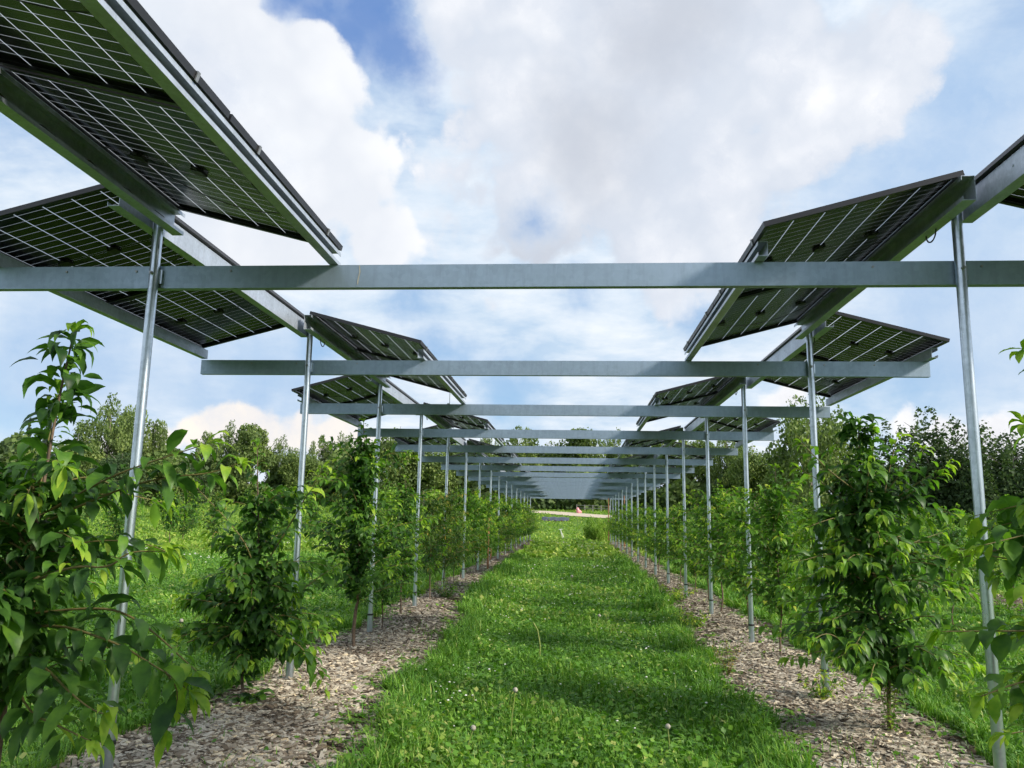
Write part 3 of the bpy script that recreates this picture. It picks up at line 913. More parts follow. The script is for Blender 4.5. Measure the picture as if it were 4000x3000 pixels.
R1_loc = (2.675, 6.84, .02)
leadR = [(2.675, 6.84, 0), (2.692, 6.84, .409), (2.688, 6.84, .645), (2.643, 6.84, .962), (2.586, 6.84, 1.556), (2.567, 6.84, 2.137), (2.571, 6.84, 2.5)]
shR = [[(2.611, 6.84, 1.454), (2.646, 6.8, 1.969), (2.672, 6.8, 2.43)], [(2.657, 6.84, 1.557), (2.812, 6.9, 2.081), (2.9, 6.9, 2.38)],
 [(2.623, 6.84, 1.659), (2.885, 6.7, 1.907), (3.087, 6.6, 2.049)], [(2.614, 6.84, 1.866), (2.294, 6.7, 2.062), (2.13, 6.6, 2.197), (2.032, 6.6, 2.303)],
 [(2.677, 6.84, .627), (2.466, 6.6, .751), (2.231, 6.4, .779), (2.088, 6.3, .874), (1.935, 6.2, .824)],
 [(2.674, 6.84, 1.152), (2.356, 6.7, 1.294), (2.092, 6.6, 1.353)], [(2.668, 6.84, 1.052), (2.983, 6.8, 1.262), (3.21, 6.7, 1.215), (3.324, 6.6, 1.072)],
 [(2.677, 6.84, .854), (2.882, 6.6, .985), (3.026, 6.5, .962), (3.14, 6.4, .867)], [(2.646, 6.84, 1.353), (3.0, 7.0, 1.519), (3.295, 7.1, 1.607)],
 [(2.608, 6.84, 1.762), (2.297, 6.7, 1.714), (2.045, 6.6, 1.629)], [(2.68, 6.84, .914), (2.405, 6.6, 1.011), (2.148, 6.4, .95)]]
exR = [[(2.58, 6.84, 1.7), (2.35 + .1 * i, 6.84 + .25 * math.cos(i * 1.7), 2.0 + .05 * (i % 3)), (2.18 + .16 * i, 6.84 + .4 * math.cos(i * 1.7), 2.14 + .12 * (i % 2))] for i in range(7)]
for i in range(76):
    a = r_.uniform(0, 6.28); h = r_.uniform(.5, 1.9); l = r_.uniform(.45, 1.0) * (1.2 - .32 * h)
    dx, dy = math.cos(a) * l, math.sin(a) * l
    exR.append([(2.64, 6.84, h), (2.64 + dx * .5, 6.84 + dy * .5, h + .14), (2.64 + dx, 6.84 + dy, h + .06)])
explicit_tree('cherry_tree', R1_loc, leadR, shR, 'tall bushy cherry tree with several leaders between the first two right posts', 'tree', .150, M['leaf'], None, .025, .021, exR, 6, 560, .36)

R0_loc = (2.72, 3.9, .02)
lead0 = [(2.72, 3.9, 0), (2.7, 3.9, .6), (2.72, 3.9, 1.2), (2.68, 3.9, 1.9), (2.66, 3.9, 2.3)]
sh0 = [[(2.7, 3.9, 1.35), (2.4, 3.85, 1.5), (2.18, 3.85, 1.50), (1.96, 3.88, 1.55)], [(2.7, 3.9, 1.05), (2.35, 3.85, 1.2), (2.1, 3.8, 1.2), (1.82, 3.8, 1.19)],
 [(2.7, 3.9, .8), (2.3, 3.7, 1.05), (2.05, 3.62, 1.02), (1.88, 3.6, .96)], [(2.68, 3.9, 1.7), (2.45, 3.75, 2.1), (2.28, 3.65, 2.3), (2.17, 3.6, 2.42)],
 [(2.7, 3.9, .9), (2.4, 3.7, .95), (2.15, 3.6, .85), (1.95, 3.55, .83)], [(2.7, 3.9, 1.2), (2.4, 3.7, 1.42), (2.12, 3.6, 1.40)], [(2.68, 3.9, 1.6), (2.4, 3.8, 1.9), (2.2, 3.7, 2.1)]]
ex0 = []
for i in range(34):
    a = r_.uniform(1.3, 5.2); h = r_.uniform(.65, 1.75); l = r_.uniform(.35, .75)
    dx, dy = math.cos(a) * l, math.sin(a) * l
    ex0.append([(2.7, 3.9, h), (2.7 + dx * .5, 3.9 + dy * .5, h + .14), (2.7 + dx, 3.9 + dy, h + .06)])
explicit_tree('plum_tree', R0_loc, lead0, sh0, 'broad-leaved young plum tree reaching in from the right edge before the first post', 'tree', .14, M['leaf'], None, .034, .02, ex0, 8, 80, .52)

# generated variants
def variant(seed, H, nlat, latlen, L, ratio, mat, spacing=.045, clear=.45, droop=.55, spurs=60, seg=3, trunk_r=.014, thin=False):
    """meshes (trunk, branches, foliage) of a young orchard tree of height H rooted at the origin"""
    r = np.random.default_rng(seed)
    w = MB(); tw = MB(); rec = []
    lead = [np.array([0, 0, -.05])]
    for i in range(1, 9):
        t = i / 8
        lead.append(np.array([r.normal(0, .025), r.normal(0, .025), H * t]))
    lead = smooth_path(lead, 1); n = len(lead)
    w.tube(lead, [max(.003, trunk_r * (1 - .85 * i / (n - 1))) for i in range(n)], 7)
    rec += leaves_on([p for p in lead if p[2] > H * .6], r, spacing * .8, L, ratio, droop, young=.8)
    for _ in range(spurs):
        z = r.uniform(clear + .1, H * .9); p = np.array([0, 0, z]) + r.normal(0, .035, 3)
        d0 = r.normal(0, 1, 3); d0[2] = abs(d0[2]) * .4; d0 /= np.linalg.norm(d0); l = L * r.uniform(.5, 1)
        rec.append((p + d0 * .03, d0, l, l * ratio, r.uniform(.3, .9), r.uniform(0, .5), r.normal(0, .5)))
    for i in range(nlat):
        t = (i + r.uniform(0, 1)) / nlat
        z = clear + (H * .86 - clear) * t
        a = i * 2.4 + r.uniform(-.5, .5)
        l = latlen * (1 - .55 * t ** 1.5) * r.uniform(.5, 1.3)
        up = r.uniform(.25, .95)
        d = np.array([math.cos(a), math.sin(a), 0])
        pth = smooth_path([np.array([0, 0, z]), np.array([0, 0, z]) + d * l * .45 + np.array([0, 0, l * up * .6]), np.array([0, 0, z]) + d * l + np.array([0, 0, l * up * .75])], 1)
        m = len(pth)
        tw.tube(pth, [max(.0015, .005 * (1 - .75 * j / (m - 1))) for j in range(m)], 5, cap=False)
        rec += leaves_on(pth, r, spacing, L, ratio, droop, start=.04)
    wm = w.mesh('trunk', M['bark'], smooth=True); tm = tw.mesh('branches', M['twig'], smooth=True, fix=False)
    B = np.array([q[0] for q in rec]); d0 = np.array([q[1] for q in rec])
    Ls, W, dr, ti, ro = [np.array([q[i] for q in rec]) for i in (2, 3, 4, 5, 6)]
    V, Fs, A = leaf_geo(B, d0, Ls, W, dr, ti, ro, seg)
    fm = mesh_np('foliage', V, Fs, mat, {'tint': A}, smooth=True)
    return wm, tm, fm
def place(name, var, x, y, rz, sc, label, cat='tree', group=None):
    t = tag(empty(name, (x, y, gz1(x, y) + (.03 if abs(abs(x) - 2.6) < .5 else 0)), rz), label, cat, group)
    t.scale = (sc, sc, sc)
    for nm, me in zip(('trunk', 'branches', 'foliage'), var): link(D.objects.new(nm, me), t)
    return t

VC = [variant(11, 2.75, 54, .88, .135, .42, M['leaf'], .021, spurs=1100, trunk_r=.024, clear=.52),       # tall leafy column
      variant(12, 2.1, 42, .85, .125, .42, M['leaf'], .022, spurs=340),
      variant(13, 2.05, 50, .88, .115, .46, M['leaf2'], .021, spurs=240),
      variant(14, 1.95, 52, .90, .11, .46, M['leaf2'], .021, spurs=240, clear=.4),
      variant(15, 2.1, 48, .75, .14, .24, M['peach'], .019, spurs=300),
      variant(16, 2.3, 46, .85, .125, .44, M['leaf2'], .022, spurs=240),
      variant(17, 1.85, 54, .92, .105, .48, M['leaf2'], .020, clear=.35, spurs=240)]
place('cherry_tree', VC[0], -2.41, 9.81, .6, 1.0, 'tall dark columnar cherry tree by the third left post, its tip near the crossbeam')
place('cherry_tree', VC[1], -2.53, 13.1, 2.1, 1.05, 'leafy cherry tree with dark trunk just past the fourth left post')
place('cherry_tree', VC[1], -2.45, 11.4, 4.0, .72, 'smaller pale leafy cherry tree between the third and fourth left posts', group=None)
kindname = {0: 'columnar', 1: 'drooping', 2: 'bushy', 3: 'low bushy', 4: 'narrow-leaved', 5: 'leafy', 6: 'rounded bushy'}
def row(side, y0, y1, step, x0, seq, hs, sn, gname, nm='orchard_tree'):
    y = y0; i = 0
    cnt = {}
    while y < y1:
        k = seq[i % len(seq)]
        p = int((y - Y1) // BAY) + 1
        c = cnt.get(p, 0); cnt[p] = c + 1
        where = ['first', 'second', 'third'][min(c, 2)]
        lb = f'{where} {kindname[k]} young tree in the {sn} row after the {ORD[p]} post'
        place(nm, VC[k], side * (x0 + random.uniform(-.12, .12)), y, random.uniform(0, 6.28), hs * random.uniform(.78, 1.12), lb, 'tree', gname)
        y += step * random.uniform(.92, 1.08); i += 1
random.seed(21)
row(-1, 15.3, 51, 1.85, 2.55, [4, 4, 1, 5, 3, 5, 2], 1.0, 'left', 'young trees of the left row')
row(1, 10.1, 12, 9, 2.76, [5], .95, 'right', 'young trees of the right row')
row(1, 12.6, 51, 1.9, 2.78, [6, 2, 5, 3, 6, 2], 1.0, 'right', 'young trees of the right row')
# second and third rows to the right
def outer_row(x0, y0, y1, step, seq, hs, rowname, gname):
    y = y0; i = 0
    while y < y1:
        k = seq[i % len(seq)]
        place('orchard_tree', VC[k], x0 + random.uniform(-.15, .15), y, random.uniform(0, 6.28), hs * random.uniform(.85, 1.12), f'{ORD[i+1]} young tree from the camera in the {rowname}', 'tree', gname)
        y += step * random.uniform(.9, 1.1); i += 1
outer_row(6.3, 13.5, 50, 2.7, [2, 6, 3, 5], .92, 'unposted row just right of the steel posts', 'trees of the second right row')
outer_row(9.3, 9.5, 50, 2.6, [6, 3, 2, 5], 1.0, 'third row on the right', 'trees of the third right row')
outer_row(14.6, 17, 52, 2.4, [3, 6, 2], 1.05, 'outermost row on the right', 'trees of the outermost right row')
# saplings in the left field
ms = [variant(31, 1.7, 30, .55, .16, .5, M['leaf'], .045, spurs=260, seg=2, clear=.5), variant(32, 1.5, 36, .75, .16, .5, M['leaf'], .045, clear=.15, spurs=160, seg=2), variant(33, 1.6, 20, .3, .16, .42, M['peach'], .04, spurs=220, seg=2)]
ri = 0
for rowi, (yb, n_, xa, xb) in enumerate(((32, 7, -21, -7.5), (42, 9, -28, -7), (54, 11, -37, -8), (66, 12, -45, -9), (80, 14, -52, -10))):
    rn = ['nearest', 'second', 'middle', 'fourth', 'farthest'][rowi]
    for i in range(n_):
        x = xa + (xb - xa) * (i + random.uniform(.2, .8)) / n_
        k = [0, 1, 0, 2, 1][(i + rowi) % 5]
        place('field_sapling', ms[k], x, yb + random.uniform(-1.2, 1.2), random.uniform(0, 6.28), random.uniform(.9, 1.45) * (1 + .08 * rowi), f'{ORD[i+1]} sapling from the left in the {rn} planted line of the left field', 'sapling', 'saplings planted across the left field')

# ------------------------------------------------------------------ background trees
def crown_mesh(name, lumps, n, size, mat, seed, hang=0.0, shell=.55):
    r = np.random.default_rng(seed)
    vol = np.array([l[3] * l[4] ** .7 for l in lumps]); pr = vol / vol.sum()
    idx = r.choice(len(lumps), n, p=pr)
    Lm = np.array(lumps)[idx]
    d = r.normal(0, 1, (n, 3)); d /= np.linalg.norm(d, axis=1)[:, None]
    rad = shell + (1 - shell) * r.random(n) ** .6
    rad *= 1 + r.normal(0, .09, n)
    c = Lm[:, :3] + d * rad[:, None] * np.stack([Lm[:, 3], Lm[:, 3], Lm[:, 4]], 1)
    nr = d * .7 + r.normal(0, .55, (n, 3)) + np.array([0, 0, .25]); nr /= np.linalg.norm(nr, axis=1)[:, None]
    a = np.cross(nr, r.normal(0, 1, (n, 3))); a /= np.linalg.norm(a, axis=1)[:, None]; b = np.cross(nr, a)
    s = size * r.uniform(.45, 1.35, n)[:, None]
    if hang:
        b = b * .4 + np.array([0, 0, -1]) * hang; s2 = s * 1.5
    else: s2 = s
    V = np.stack([c - a * s * .5 - b * s2 * .35, c + a * s * .45 - b * s2 * .5, c + a * s * .5 + b * s2 * .4, c - a * s * .35 + b * s2 * .5], 1).reshape(-1, 3)
    F = np.arange(n)[:, None] * 4 + np.arange(4)[None]
    lt = r.random(len(lumps)) * .35
    tint = np.clip(.28 + lt[idx] + r.normal(0, .14, n), 0, 1)
    return mesh_np(name, V, [F], mat, {'tint': tint})
def far_variant(kind, seed, H, W, n, size, mat):
    r = np.random.default_rng(seed); L = []
    w = MB()
    if kind == 'round':
        for i in range(40):
            d = r.normal(0, 1, 3); d /= np.linalg.norm(d); q = r.random() ** .4 * .8
            z = H * (.54 + .38 * d[2] * q); rr = W * r.uniform(.12, .2)
            L.append((d[0] * q * W * .5, d[1] * q * W * .5, z, rr, rr * r.uniform(.7, 1.2)))
        for i in range(8):
            a = r.uniform(0, 6.28); L.append((math.cos(a) * W * .3, math.sin(a) * W * .3, H * r.uniform(.05, .25), W * .2, H * .09))
    elif kind == 'birch':
        for i in range(60):
            d = r.normal(0, 1, 3); d /= np.linalg.norm(d); q = r.random() ** .4 * .95
            z = H * (.55 + .41 * d[2] * q); rr = W * r.uniform(.06, .12)
            L.append((d[0] * q * W * .5 * (1.15 - .35 * z / H), d[1] * q * W * .5, z - .2, rr, rr * r.uniform(1.2, 2.2)))
        for i in range(8):
            a = r.uniform(0, 6.28); L.append((math.cos(a) * W * .25, math.sin(a) * W * .25, H * r.uniform(.05, .25), W * .16, H * .09))
    elif kind == 'willow':
        for i in range(30):
            a = r.uniform(0, 6.28); q = W * .45 * math.sqrt(r.random()); zt = H * (1 - .35 * (q / (W * .5)) ** 1.5) * r.uniform(.72, 1)
            for j in range(5):
                L.append((math.cos(a) * q, math.sin(a) * q, zt * (.15 + .82 * j / 4), W * .105 * (1.5 - .27 * j), zt * .15))
    elif kind == 'spruce':
        for i in range(16):
            t = i / 15; z = H * (.08 + .9 * t)
            for a in (r.uniform(0, 6.28),) * 1:
                L.append((0, 0, z, W * .5 * (1 - t) + .12, H * .035))
    elif kind == 'bush':
        for i in range(16):
            a = r.uniform(0, 6.28); q = W * .42 * math.sqrt(r.random()); rr = W * r.uniform(.13, .22)
            L.append((math.cos(a) * q, math.sin(a) * q, H * r.uniform(.2, .78), rr, rr * .9))
    cm = crown_mesh('crown', L, n, size, mat, seed, hang=.7 if kind == 'birch' else 0)
    w.tube([(0, 0, -.5), (.05, 0, H * .3), (0, .05, H * .6), (0, 0, H * .9)], [H * .016, H * .012, H * .008, H * .002], 7)
    for i in range(7):
        z = H * (.2 + .09 * i); a = r.uniform(0, 6.28); q = W * .4 * (1 - .08 * i)
        w.tube([(0, 0, z), (math.cos(a) * q * .5, math.sin(a) * q * .5, z + q * .35), (math.cos(a) * q, math.sin(a) * q, z + q * .8)], [H * .006, H * .004, H * .001], 5)
    return w.mesh('trunk', M['bark_far'], smooth=True), cm
FV = {'round': [far_variant('round', 41, 12, 8.5, 12000, .25, M['wood_leaf']), far_variant('round', 42, 12, 7.4, 12000, .24, M['wood_leaf'])],
      'oak': [far_variant('round', 43, 10, 10, 12000, .26, M['wood_leaf']), far_variant('round', 53, 10, 9, 11000, .26, M['wood_leaf_dark'])],
      'birch': [far_variant('birch', 44, 13, 8.0, 12000, .19, M['wood_leaf']), far_variant('birch', 45, 13, 7.0, 11000, .19, M['wood_leaf'])],
      'willow': [far_variant('willow', 46, 8, 7.5, 26000, .13, M['wood_leaf_dark']), far_variant('willow', 47, 8, 6.8, 24000, .13, M['wood_leaf_dark'])],
      'spruce': [far_variant('spruce', 48, 12, 4, 5000, .22, M['wood_leaf_dark'])],
      'bush': [far_variant('bush', 49, 3.2, 4.5, 8000, .11, M['wood_leaf']), far_variant('bush', 50, 3.2, 4.2, 8000, .11, M['grass_far'])]}
FH = {'round': 12, 'oak': 10, 'birch': 13, 'willow': 8, 'spruce': 12, 'bush': 3.2}
NM = {'round': 'broadleaf_tree', 'oak': 'broadleaf_tree', 'birch': 'birch_tree', 'willow': 'willow_tree', 'spruce': 'spruce_tree', 'bush': 'round_bush'}
def far_tree(kind, v, az, dist, top_el, label, wide=1.0, group=None):
    """stand a tree at azimuth/distance (m) so that its top reaches the elevation seen from eye height"""
    a = RAD(az); x = .2 + math.sin(a) * dist; y = math.cos(a) * dist
    g = gz1(x, y); H = 1.635 + dist * math.tan(RAD(top_el)) - g
    s = H / (FH[kind] * .97)
    t = tag(empty(NM[kind], (x, y, g - .1), random.uniform(0, 6.28)), label, 'bush' if kind == 'bush' else 'tree', group)
    sw = s * wide
    t.scale = (sw, sw, s)
    for nm, me in zip(('trunk', 'crown'), FV[kind][v % len(FV[kind])]): link(D.objects.new(nm, me), t)
    return t
random.seed(77)
G = 'trees along the wood edge'
L_ = [
 ('spruce', 0, -35.6, 128, 5.6, 'pointed dark spruce at the far left of the wood edge', .8),
 ('spruce', 0, -34.6, 134, 6.4, 'taller thin spruce behind the leafy tip of the left cherry tree', .7),
 ('oak', 0, -36.5, 108, 4.3, 'low dark broadleaf tree at the left border of the picture', 1),
 ('birch', 0, -31.2, 100, 7.5, 'tall pale crowned birch left of the first left post', 1.05),
 ('birch', 1, -29.6, 103, 7.2, 'birch partly hidden behind the first left post', .9),
 ('birch', 1, -28.5, 101, 6.3, 'smaller birch just right of the first left post', .8),
 ('round', 0, -32.9, 96, 5.3, 'rounded tree below and left of the tallest left birch', 1),
 ('oak', 1, -30.3, 90, 4.2, 'dark broad bush-like tree under the left birches', 1.1),
 ('oak', 0, -27.8, 92, 3.9, 'low spreading tree at the dip in the left treeline', 1.1),
 ('oak', 1, -26.2, 95, 3.7, 'low dark tree under the cream coloured cloud', 1.1),
 ('birch', 1, -25.5, 102, 5.7, 'small ragged birch at the right end of the treeline dip', .8),
 ('birch', 0, -23.9, 100, 6.3, 'upright birch between the treeline dip and the pointed left tree', .85),
 ('round', 1, -22.3, 99, 6.8, 'pointed tall broadleaf tree, highest between the first two left posts', .85),
 ('birch', 0, -20.6, 101, 5.5, 'slightly lower birch left of the second left post', .9),
 ('round', 0, -19.1, 98, 5.2, 'broadleaf tree directly behind the second left post', .9),
 ('birch', 1, -17.6, 103, 5.8, 'birch just right of the second left post', .9),
 ('birch', 0, -16.2, 104, 5.9, 'birch behind the tip of the columnar cherry tree', .9),
 ('round', 1, -14.6, 102, 5.6, 'dense tree behind the third left post', 1),
 ('round', 0, -12.4, 96, 7.0, 'round sunlit treetop showing between the second and third crossbeams', .9),
 ('oak', 0, -10.4, 98, 5.0, 'broad tree behind the fourth left post', 1.1),
 ('round', 1, -8.3, 104, 5.9, 'tree with light top left of the far end of the beams', .9),
 ('birch', 0, -6.2, 108, 6.4, 'tree rising above the fourth crossbeam left of the lane axis', 1),
 ('birch', 1, -4.0, 109, 6.9, 'wide light green treetop above the fourth crossbeam on the left', 1.1),
 ('round', 0, -1.6, 112, 6.2, 'tree behind the beams just left of the lane axis', 1),
 ('round', 1, .7, 110, 7.2, 'rounded treetop over the lane axis above the fourth crossbeam', .95),
 ('birch', 0, 2.9, 112, 6.6, 'small treetop right of the rounded one above the lane', .8),
 ('birch', 1, 4.8, 110, 6.5, 'tree behind the beams right of the lane axis', .9),
 ('round', 0, 6.7, 108, 7.0, 'light treetop between the right panels above the third crossbeam', .9),
 ('round', 1, 8.7, 104, 6.3, 'sunlit tree behind the fifth right post', 1),
 ('birch', 0, 10.6, 100, 6.8, 'conical lit tree between the third and fourth right posts', .95),
 ('round', 0, 12.3, 94, 6.0, 'yellow green lit tree behind the third right post', .9),
 ('round', 1, 14.2, 90, 5.2, 'lower lit tree between the second and third right posts', .9),
 ('birch', 0, 15.9, 74, 9.0, 'big weeping birch beside the second right post', 1.15),
 ('birch', 1, 17.6, 78, 7.6, 'weeping birch partly behind the bushy right cherry tree', 1),
 ('oak', 1, 19.3, 76, 4.4, 'dark low tree behind the bushy right cherry tree', 1.1),
 ('willow', 0, 23.6, 58, 7.6, 'dark spiky willow clump left of the first right post', 1.15),
 ('willow', 1, 25.4, 60, 6.6, 'dark willow directly behind the first right post', 1.1),
 ('willow', 0, 27.6, 56, 6.0, 'dark willow just right of the first right post', 1.1),
 ('willow', 1, 29.8, 57, 5.9, 'dark willow at the right border of the picture', 1.2),
 ('willow', 0, 32.2, 58, 6.2, 'dark willow beyond the right border of the picture', 1.2),
 ('willow', 1, 21.3, 66, 4.6, 'low dark willow left of the spiky willow clump', 1.2),
]
for kd, v, az, ds, el, lb, wd in L_: far_tree(kd, v, az, ds, el, lb, wd, G)
L2 = [(-8.6, 60, 1.7, 'yellow green round bush behind the fifth left post', 1.6), (-6.9, 58, 1.2, 'smaller sunlit bush behind the sixth left post', 1.2), (-10.6, 62, 2.3, 'large sunlit round bush behind the fourth left post', 1.5),
      (1.6, 54, .55, 'bright small bush at the far right end of the lane', .75), (2.6, 55, .2, 'second small bush at the far right end of the lane', .8),
      (-14, 70, 1.0, 'round bush in the left field behind the columnar cherry tree', 1), (-22, 84, .9, 'round bush at the foot of the left treeline', 1.1), (-17, 86, .8, 'low bush at the foot of the treeline behind the second left post', 1.2),
      (-4.3, 66, .5, 'low bush left of the far gravel track', .9), (-27, 80, .9, 'low bush at the foot of the far left birches', 1.2)]
for i, (az, ds, el, lb, wd) in enumerate(L2): far_tree('bush', 1 if i < 5 else i, az, ds, el, lb, wd, 'bushes in the fields')
far_tree('birch', 0, -1.6, 104, 1.5, 'small bright young tree against the dark wood under the last crossbeam', .6)

# continuous understorey behind the individual trees
def understory(n, seed, a0, a1, d0_, d1_, mat, label, near):
    r = np.random.default_rng(seed)
    az = np.radians(r.uniform(a0, a1, n)); ds = r.uniform(d0_, d1_, n)
    x = .2 + np.sin(az) * ds; y = np.cos(az) * ds
    hmax = (4.6 + 1.6 * np.sin(az * 37) + 1.0 * np.sin(az * 91 + 2)) * near
    z = gz(x, y) + hmax * r.random(n) ** .8
    c = np.stack([x, y, z], 1)
    nr = np.stack([-np.sin(az), -np.cos(az), np.full(n, .4)], 1) * .7 + r.normal(0, .5, (n, 3)); nr /= np.linalg.norm(nr, axis=1)[:, None]
    a = np.cross(nr, r.normal(0, 1, (n, 3))); a /= np.linalg.norm(a, axis=1)[:, None]; b = np.cross(nr, a)
    s = (.42 * near * r.uniform(.5, 1.4, n))[:, None]
    V = np.stack([c - a * s * .5 - b * s * .35, c + a * s * .45 - b * s * .5, c + a * s * .5 + b * s * .4, c - a * s * .35 + b * s * .5], 1).reshape(-1, 3)
    F = np.arange(n)[:, None] * 4 + np.arange(4)[None]
    t = np.clip(.25 + .2 * np.sin(az * 60) * (near > .9) + r.normal(0, .14, n), 0, 1)
    tag(link(D.objects.new('forest_understory', mesh_np('forest_understory', V, [F], mat, {'tint': t}))), label, 'undergrowth', kind='stuff')
understory(90000, 91, -52, 22, 98, 122, M['wood_leaf'], 'undergrowth filling the wood behind the edge trees', 1.0)
understory(80000, 92, 18.5, 48, 60, 72, M['wood_leaf_dark'], 'dark undergrowth filling the wood behind the willows on the right', .82)

# ------------------------------------------------------------------ weeds that can be told apart
def weed(name, x, y, n, L, w, up, mat, label, cat='weed', tint=.5, z=.04):
    r = np.random.default_rng(int(abs(x * 131 + y * 17) * 10) + 3)
    rec = []
    for i in range(n):
        a = i * 2.4 + r.uniform(-.3, .3); u = up * r.uniform(.5, 1.4)
        d0 = np.array([math.cos(a), math.sin(a), u]); d0 /= np.linalg.norm(d0); l = L * r.uniform(.55, 1.15)
        rec.append((np.array([r.normal(0, L * .12), r.normal(0, L * .12), 0]), d0, l, l * w, r.uniform(.4, .9), min(1, max(0, tint + r.normal(0, .15))), r.normal(0, .3)))
    t = tag(empty(name, (x, y, gz1(x, y) + z)), label, cat)
    build_leaves('leaves', rec, mat, t, 5)
    return t
def stem_weed(name, x, y, h, n, L, mat, label, tint=.55, spread=.5):
    r = np.random.default_rng(int(abs(x * 77 + y * 31) * 10) + 5)
    rec = []; w = MB()
    for i in range(n):
        a = r.uniform(0, 6.28); q = spread * r.uniform(.1, .5); hh = h * r.uniform(.5, 1.1)
        pth = smooth_path([(0, 0, 0), (math.cos(a) * q * .5, math.sin(a) * q * .5, hh * .6), (math.cos(a) * q, math.sin(a) * q, hh)], 1)
        w.tube(pth, .002, 5); rec += leaves_on(pth, r, .018, L, .5, .5, start=.02, tip_n=3, tbase=tint)
    t = tag(empty(name, (x, y, gz1(x, y) + .04)), label, 'weed')
    w.build('stems', M['twig'], t); build_leaves('leaves', rec, mat, t, 2)
    return t
weed('dock_plant', -2.55, 7.05, 26, .30, .17, .9, M['leaf'], 'tuft of long dark dock leaves at the foot of the second left cherry tree', tint=.35)
weed('dock_plant', 1.95, 5.35, 16, .24, .20, 1.0, M['leaf2'], 'bright upright weed on the right mulch at the bottom of the picture', tint=.75)
weed('dock_plant', 2.5, 5.3, 10, .18, .2, .9, M['leaf2'], 'small bright weed beside the first right post on the mulch', tint=.8)
stem_weed('leafy_weed', 2.66, 6.75, .5, 9, .05, M['leaf2'], 'small leafy creeper climbing the trunk of the bushy right cherry tree', .6, .25)
stem_weed('leafy_weed', 2.45, 7.8, .28, 12, .07, M['leaf2'], 'yellow green weed clump around the foot of the second right post', .85, .5)
stem_weed('leafy_weed', 1.85, 9.0, .35, 14, .03, M['peach'], 'feathery yellowing weed at the lane edge of the right mulch strip', .9, .4)
stem_weed('leafy_weed', -2.2, 15.8, .35, 22, .06, M['leaf'], 'round dark green weed on the left mulch past the fourth post', .35, .9)
stem_weed('leafy_weed', -3.2, 9.6, .35, 12, .09, M['leaf2'], 'broad leafy weed left of the columnar cherry tree', .6, .6)
stem_weed('leafy_weed', 2.1, 12.7, .25, 14, .07, M['leaf2'], 'low spreading weed on the right mulch before the fourth post', .75, .9)
stem_weed('leafy_weed', 2.2, 16.5, .3, 16, .08, M['leaf2'], 'weed patch on the right mulch before the fifth post', .7, 1.0)

def dandelion(x, y, h, lean, label, head=.018):
    t = tag(empty('dandelion', (x, y, gz1(x, y))), label, 'flower', 'dandelion seed heads in the lane')
    s = MB(); s.tube([(0, 0, -.02), (lean * .3, 0, h * .5), (lean, 0.01, h)], [.0045, .004, .0032], 7); s.build('stalk', M['stalk'], t, smooth=True)
    m = MB(); r = random.Random(int(x * 1000) + 9)
    import itertools
    for i in range(70):
        zc = 1 - 2 * (i + .5) / 70; a = i * 2.4; rr = math.sqrt(1 - zc * zc)
        d = Vector((rr * math.cos(a), rr * math.sin(a), zc)); c = Vector((lean, .01, h + head * .6))
        u = d.orthogonal().normalized() * head * .30; v = d.cross(u).normalized() * head * .30
        q = c + d * head
        m.add([q - u - v, q + u - v, q + u + v, q - u + v], [(0, 1, 2, 3)])
    m.tube([(lean, .01, h + head * .1), (lean, .01, h + head)], head * .45, 8)
    m.build('seed_head', M['seed'], t, fix=False)
dandelion(-.26, 6.41, .34, .03, 'tallest dandelion seed head near the lane centre at the bottom')
dandelion(-.52, 5.75, .22, .05, 'short dandelion seed head at the bottom left of the lane')
dandelion(.90, 6.15, .18, -.01, 'dandelion seed head at the bottom right of the lane')
dandelion(.18, 17.5, .38, .0, 'distant dandelion standing in the middle of the lane', .03)
dandelion(.55, 12.2, .22, .04, 'pale dandelion right of centre in the middle lane', .022)
dandelion(-3.55, 7.6, .3, .0, 'dandelion seed head behind the branches of the left cherry tree', .02)
dandelion(-4.4, 9.4, .36, .03, 'dandelion seed head in the left field near the second left post', .022)
st = tag(empty('grass_stalk', (-.17, 9.6, gz1(-.17, 9.6))), 'bare pale bent grass stalk standing in the lane', 'stalk')
m = MB(); m.tube([(0, 0, 0), (0, 0, .2), (-.03, 0, .36), (-.08, 0, .44)], [.006, .007, .006, .009], 6); m.build('stem', M['stalk'], st, smooth=True)

# ------------------------------------------------------------------ things at the far end
def ribbon(name, pts, w, mat, dz=.03):
    V = []; F = []
    for i, (x, y) in enumerate(pts):
        a = pts[max(0, i - 1)]; b = pts[min(len(pts) - 1, i + 1)]
        d = Vector((b[0] - a[0], b[1] - a[1], 0)).normalized(); s = Vector((-d.y, d.x, 0)) * w / 2
        for t in (-1, 0, 1): V.append((x + s.x * t, y + s.y * t, gz1(x + s.x * t, y + s.y * t) + dz))
    for i in range(len(pts) - 1):
        for t in (0, 1):
            a = i * 3 + t; F.append((a, a + 1, a + 4, a + 3))
    tag(link(D.objects.new(name, mesh_np(name, np.array(V), [np.array(F)], mat, smooth=True))), kind='structure')
ribbon('gravel_track', [(-26, 101), (-18, 99.5), (-11, 97), (-6, 94), (-2, 90.5), (1, 87), (4, 84.5), (8, 83), (14, 83)], 4.2, M['track'], .05)
t = tag(empty('tarpaulin', (-1.5, 78, gz1(-1.5, 78))), 'low blue grey tarpaulin heap beyond the end of the lane', 'tarpaulin')
m = MB()
for i in range(9):
    pass
N_ = 14
vs = []
for i in range(N_ + 1):
    x = -1.3 + 2.6 * i / N_; h = .36 + .03 * math.sin(i * 1.3)
    for yy, zz in ((-.7, 0), (-.5, h * .8), (0, h), (.5, h * .75), (.7, 0)): vs.append((x, yy, zz))
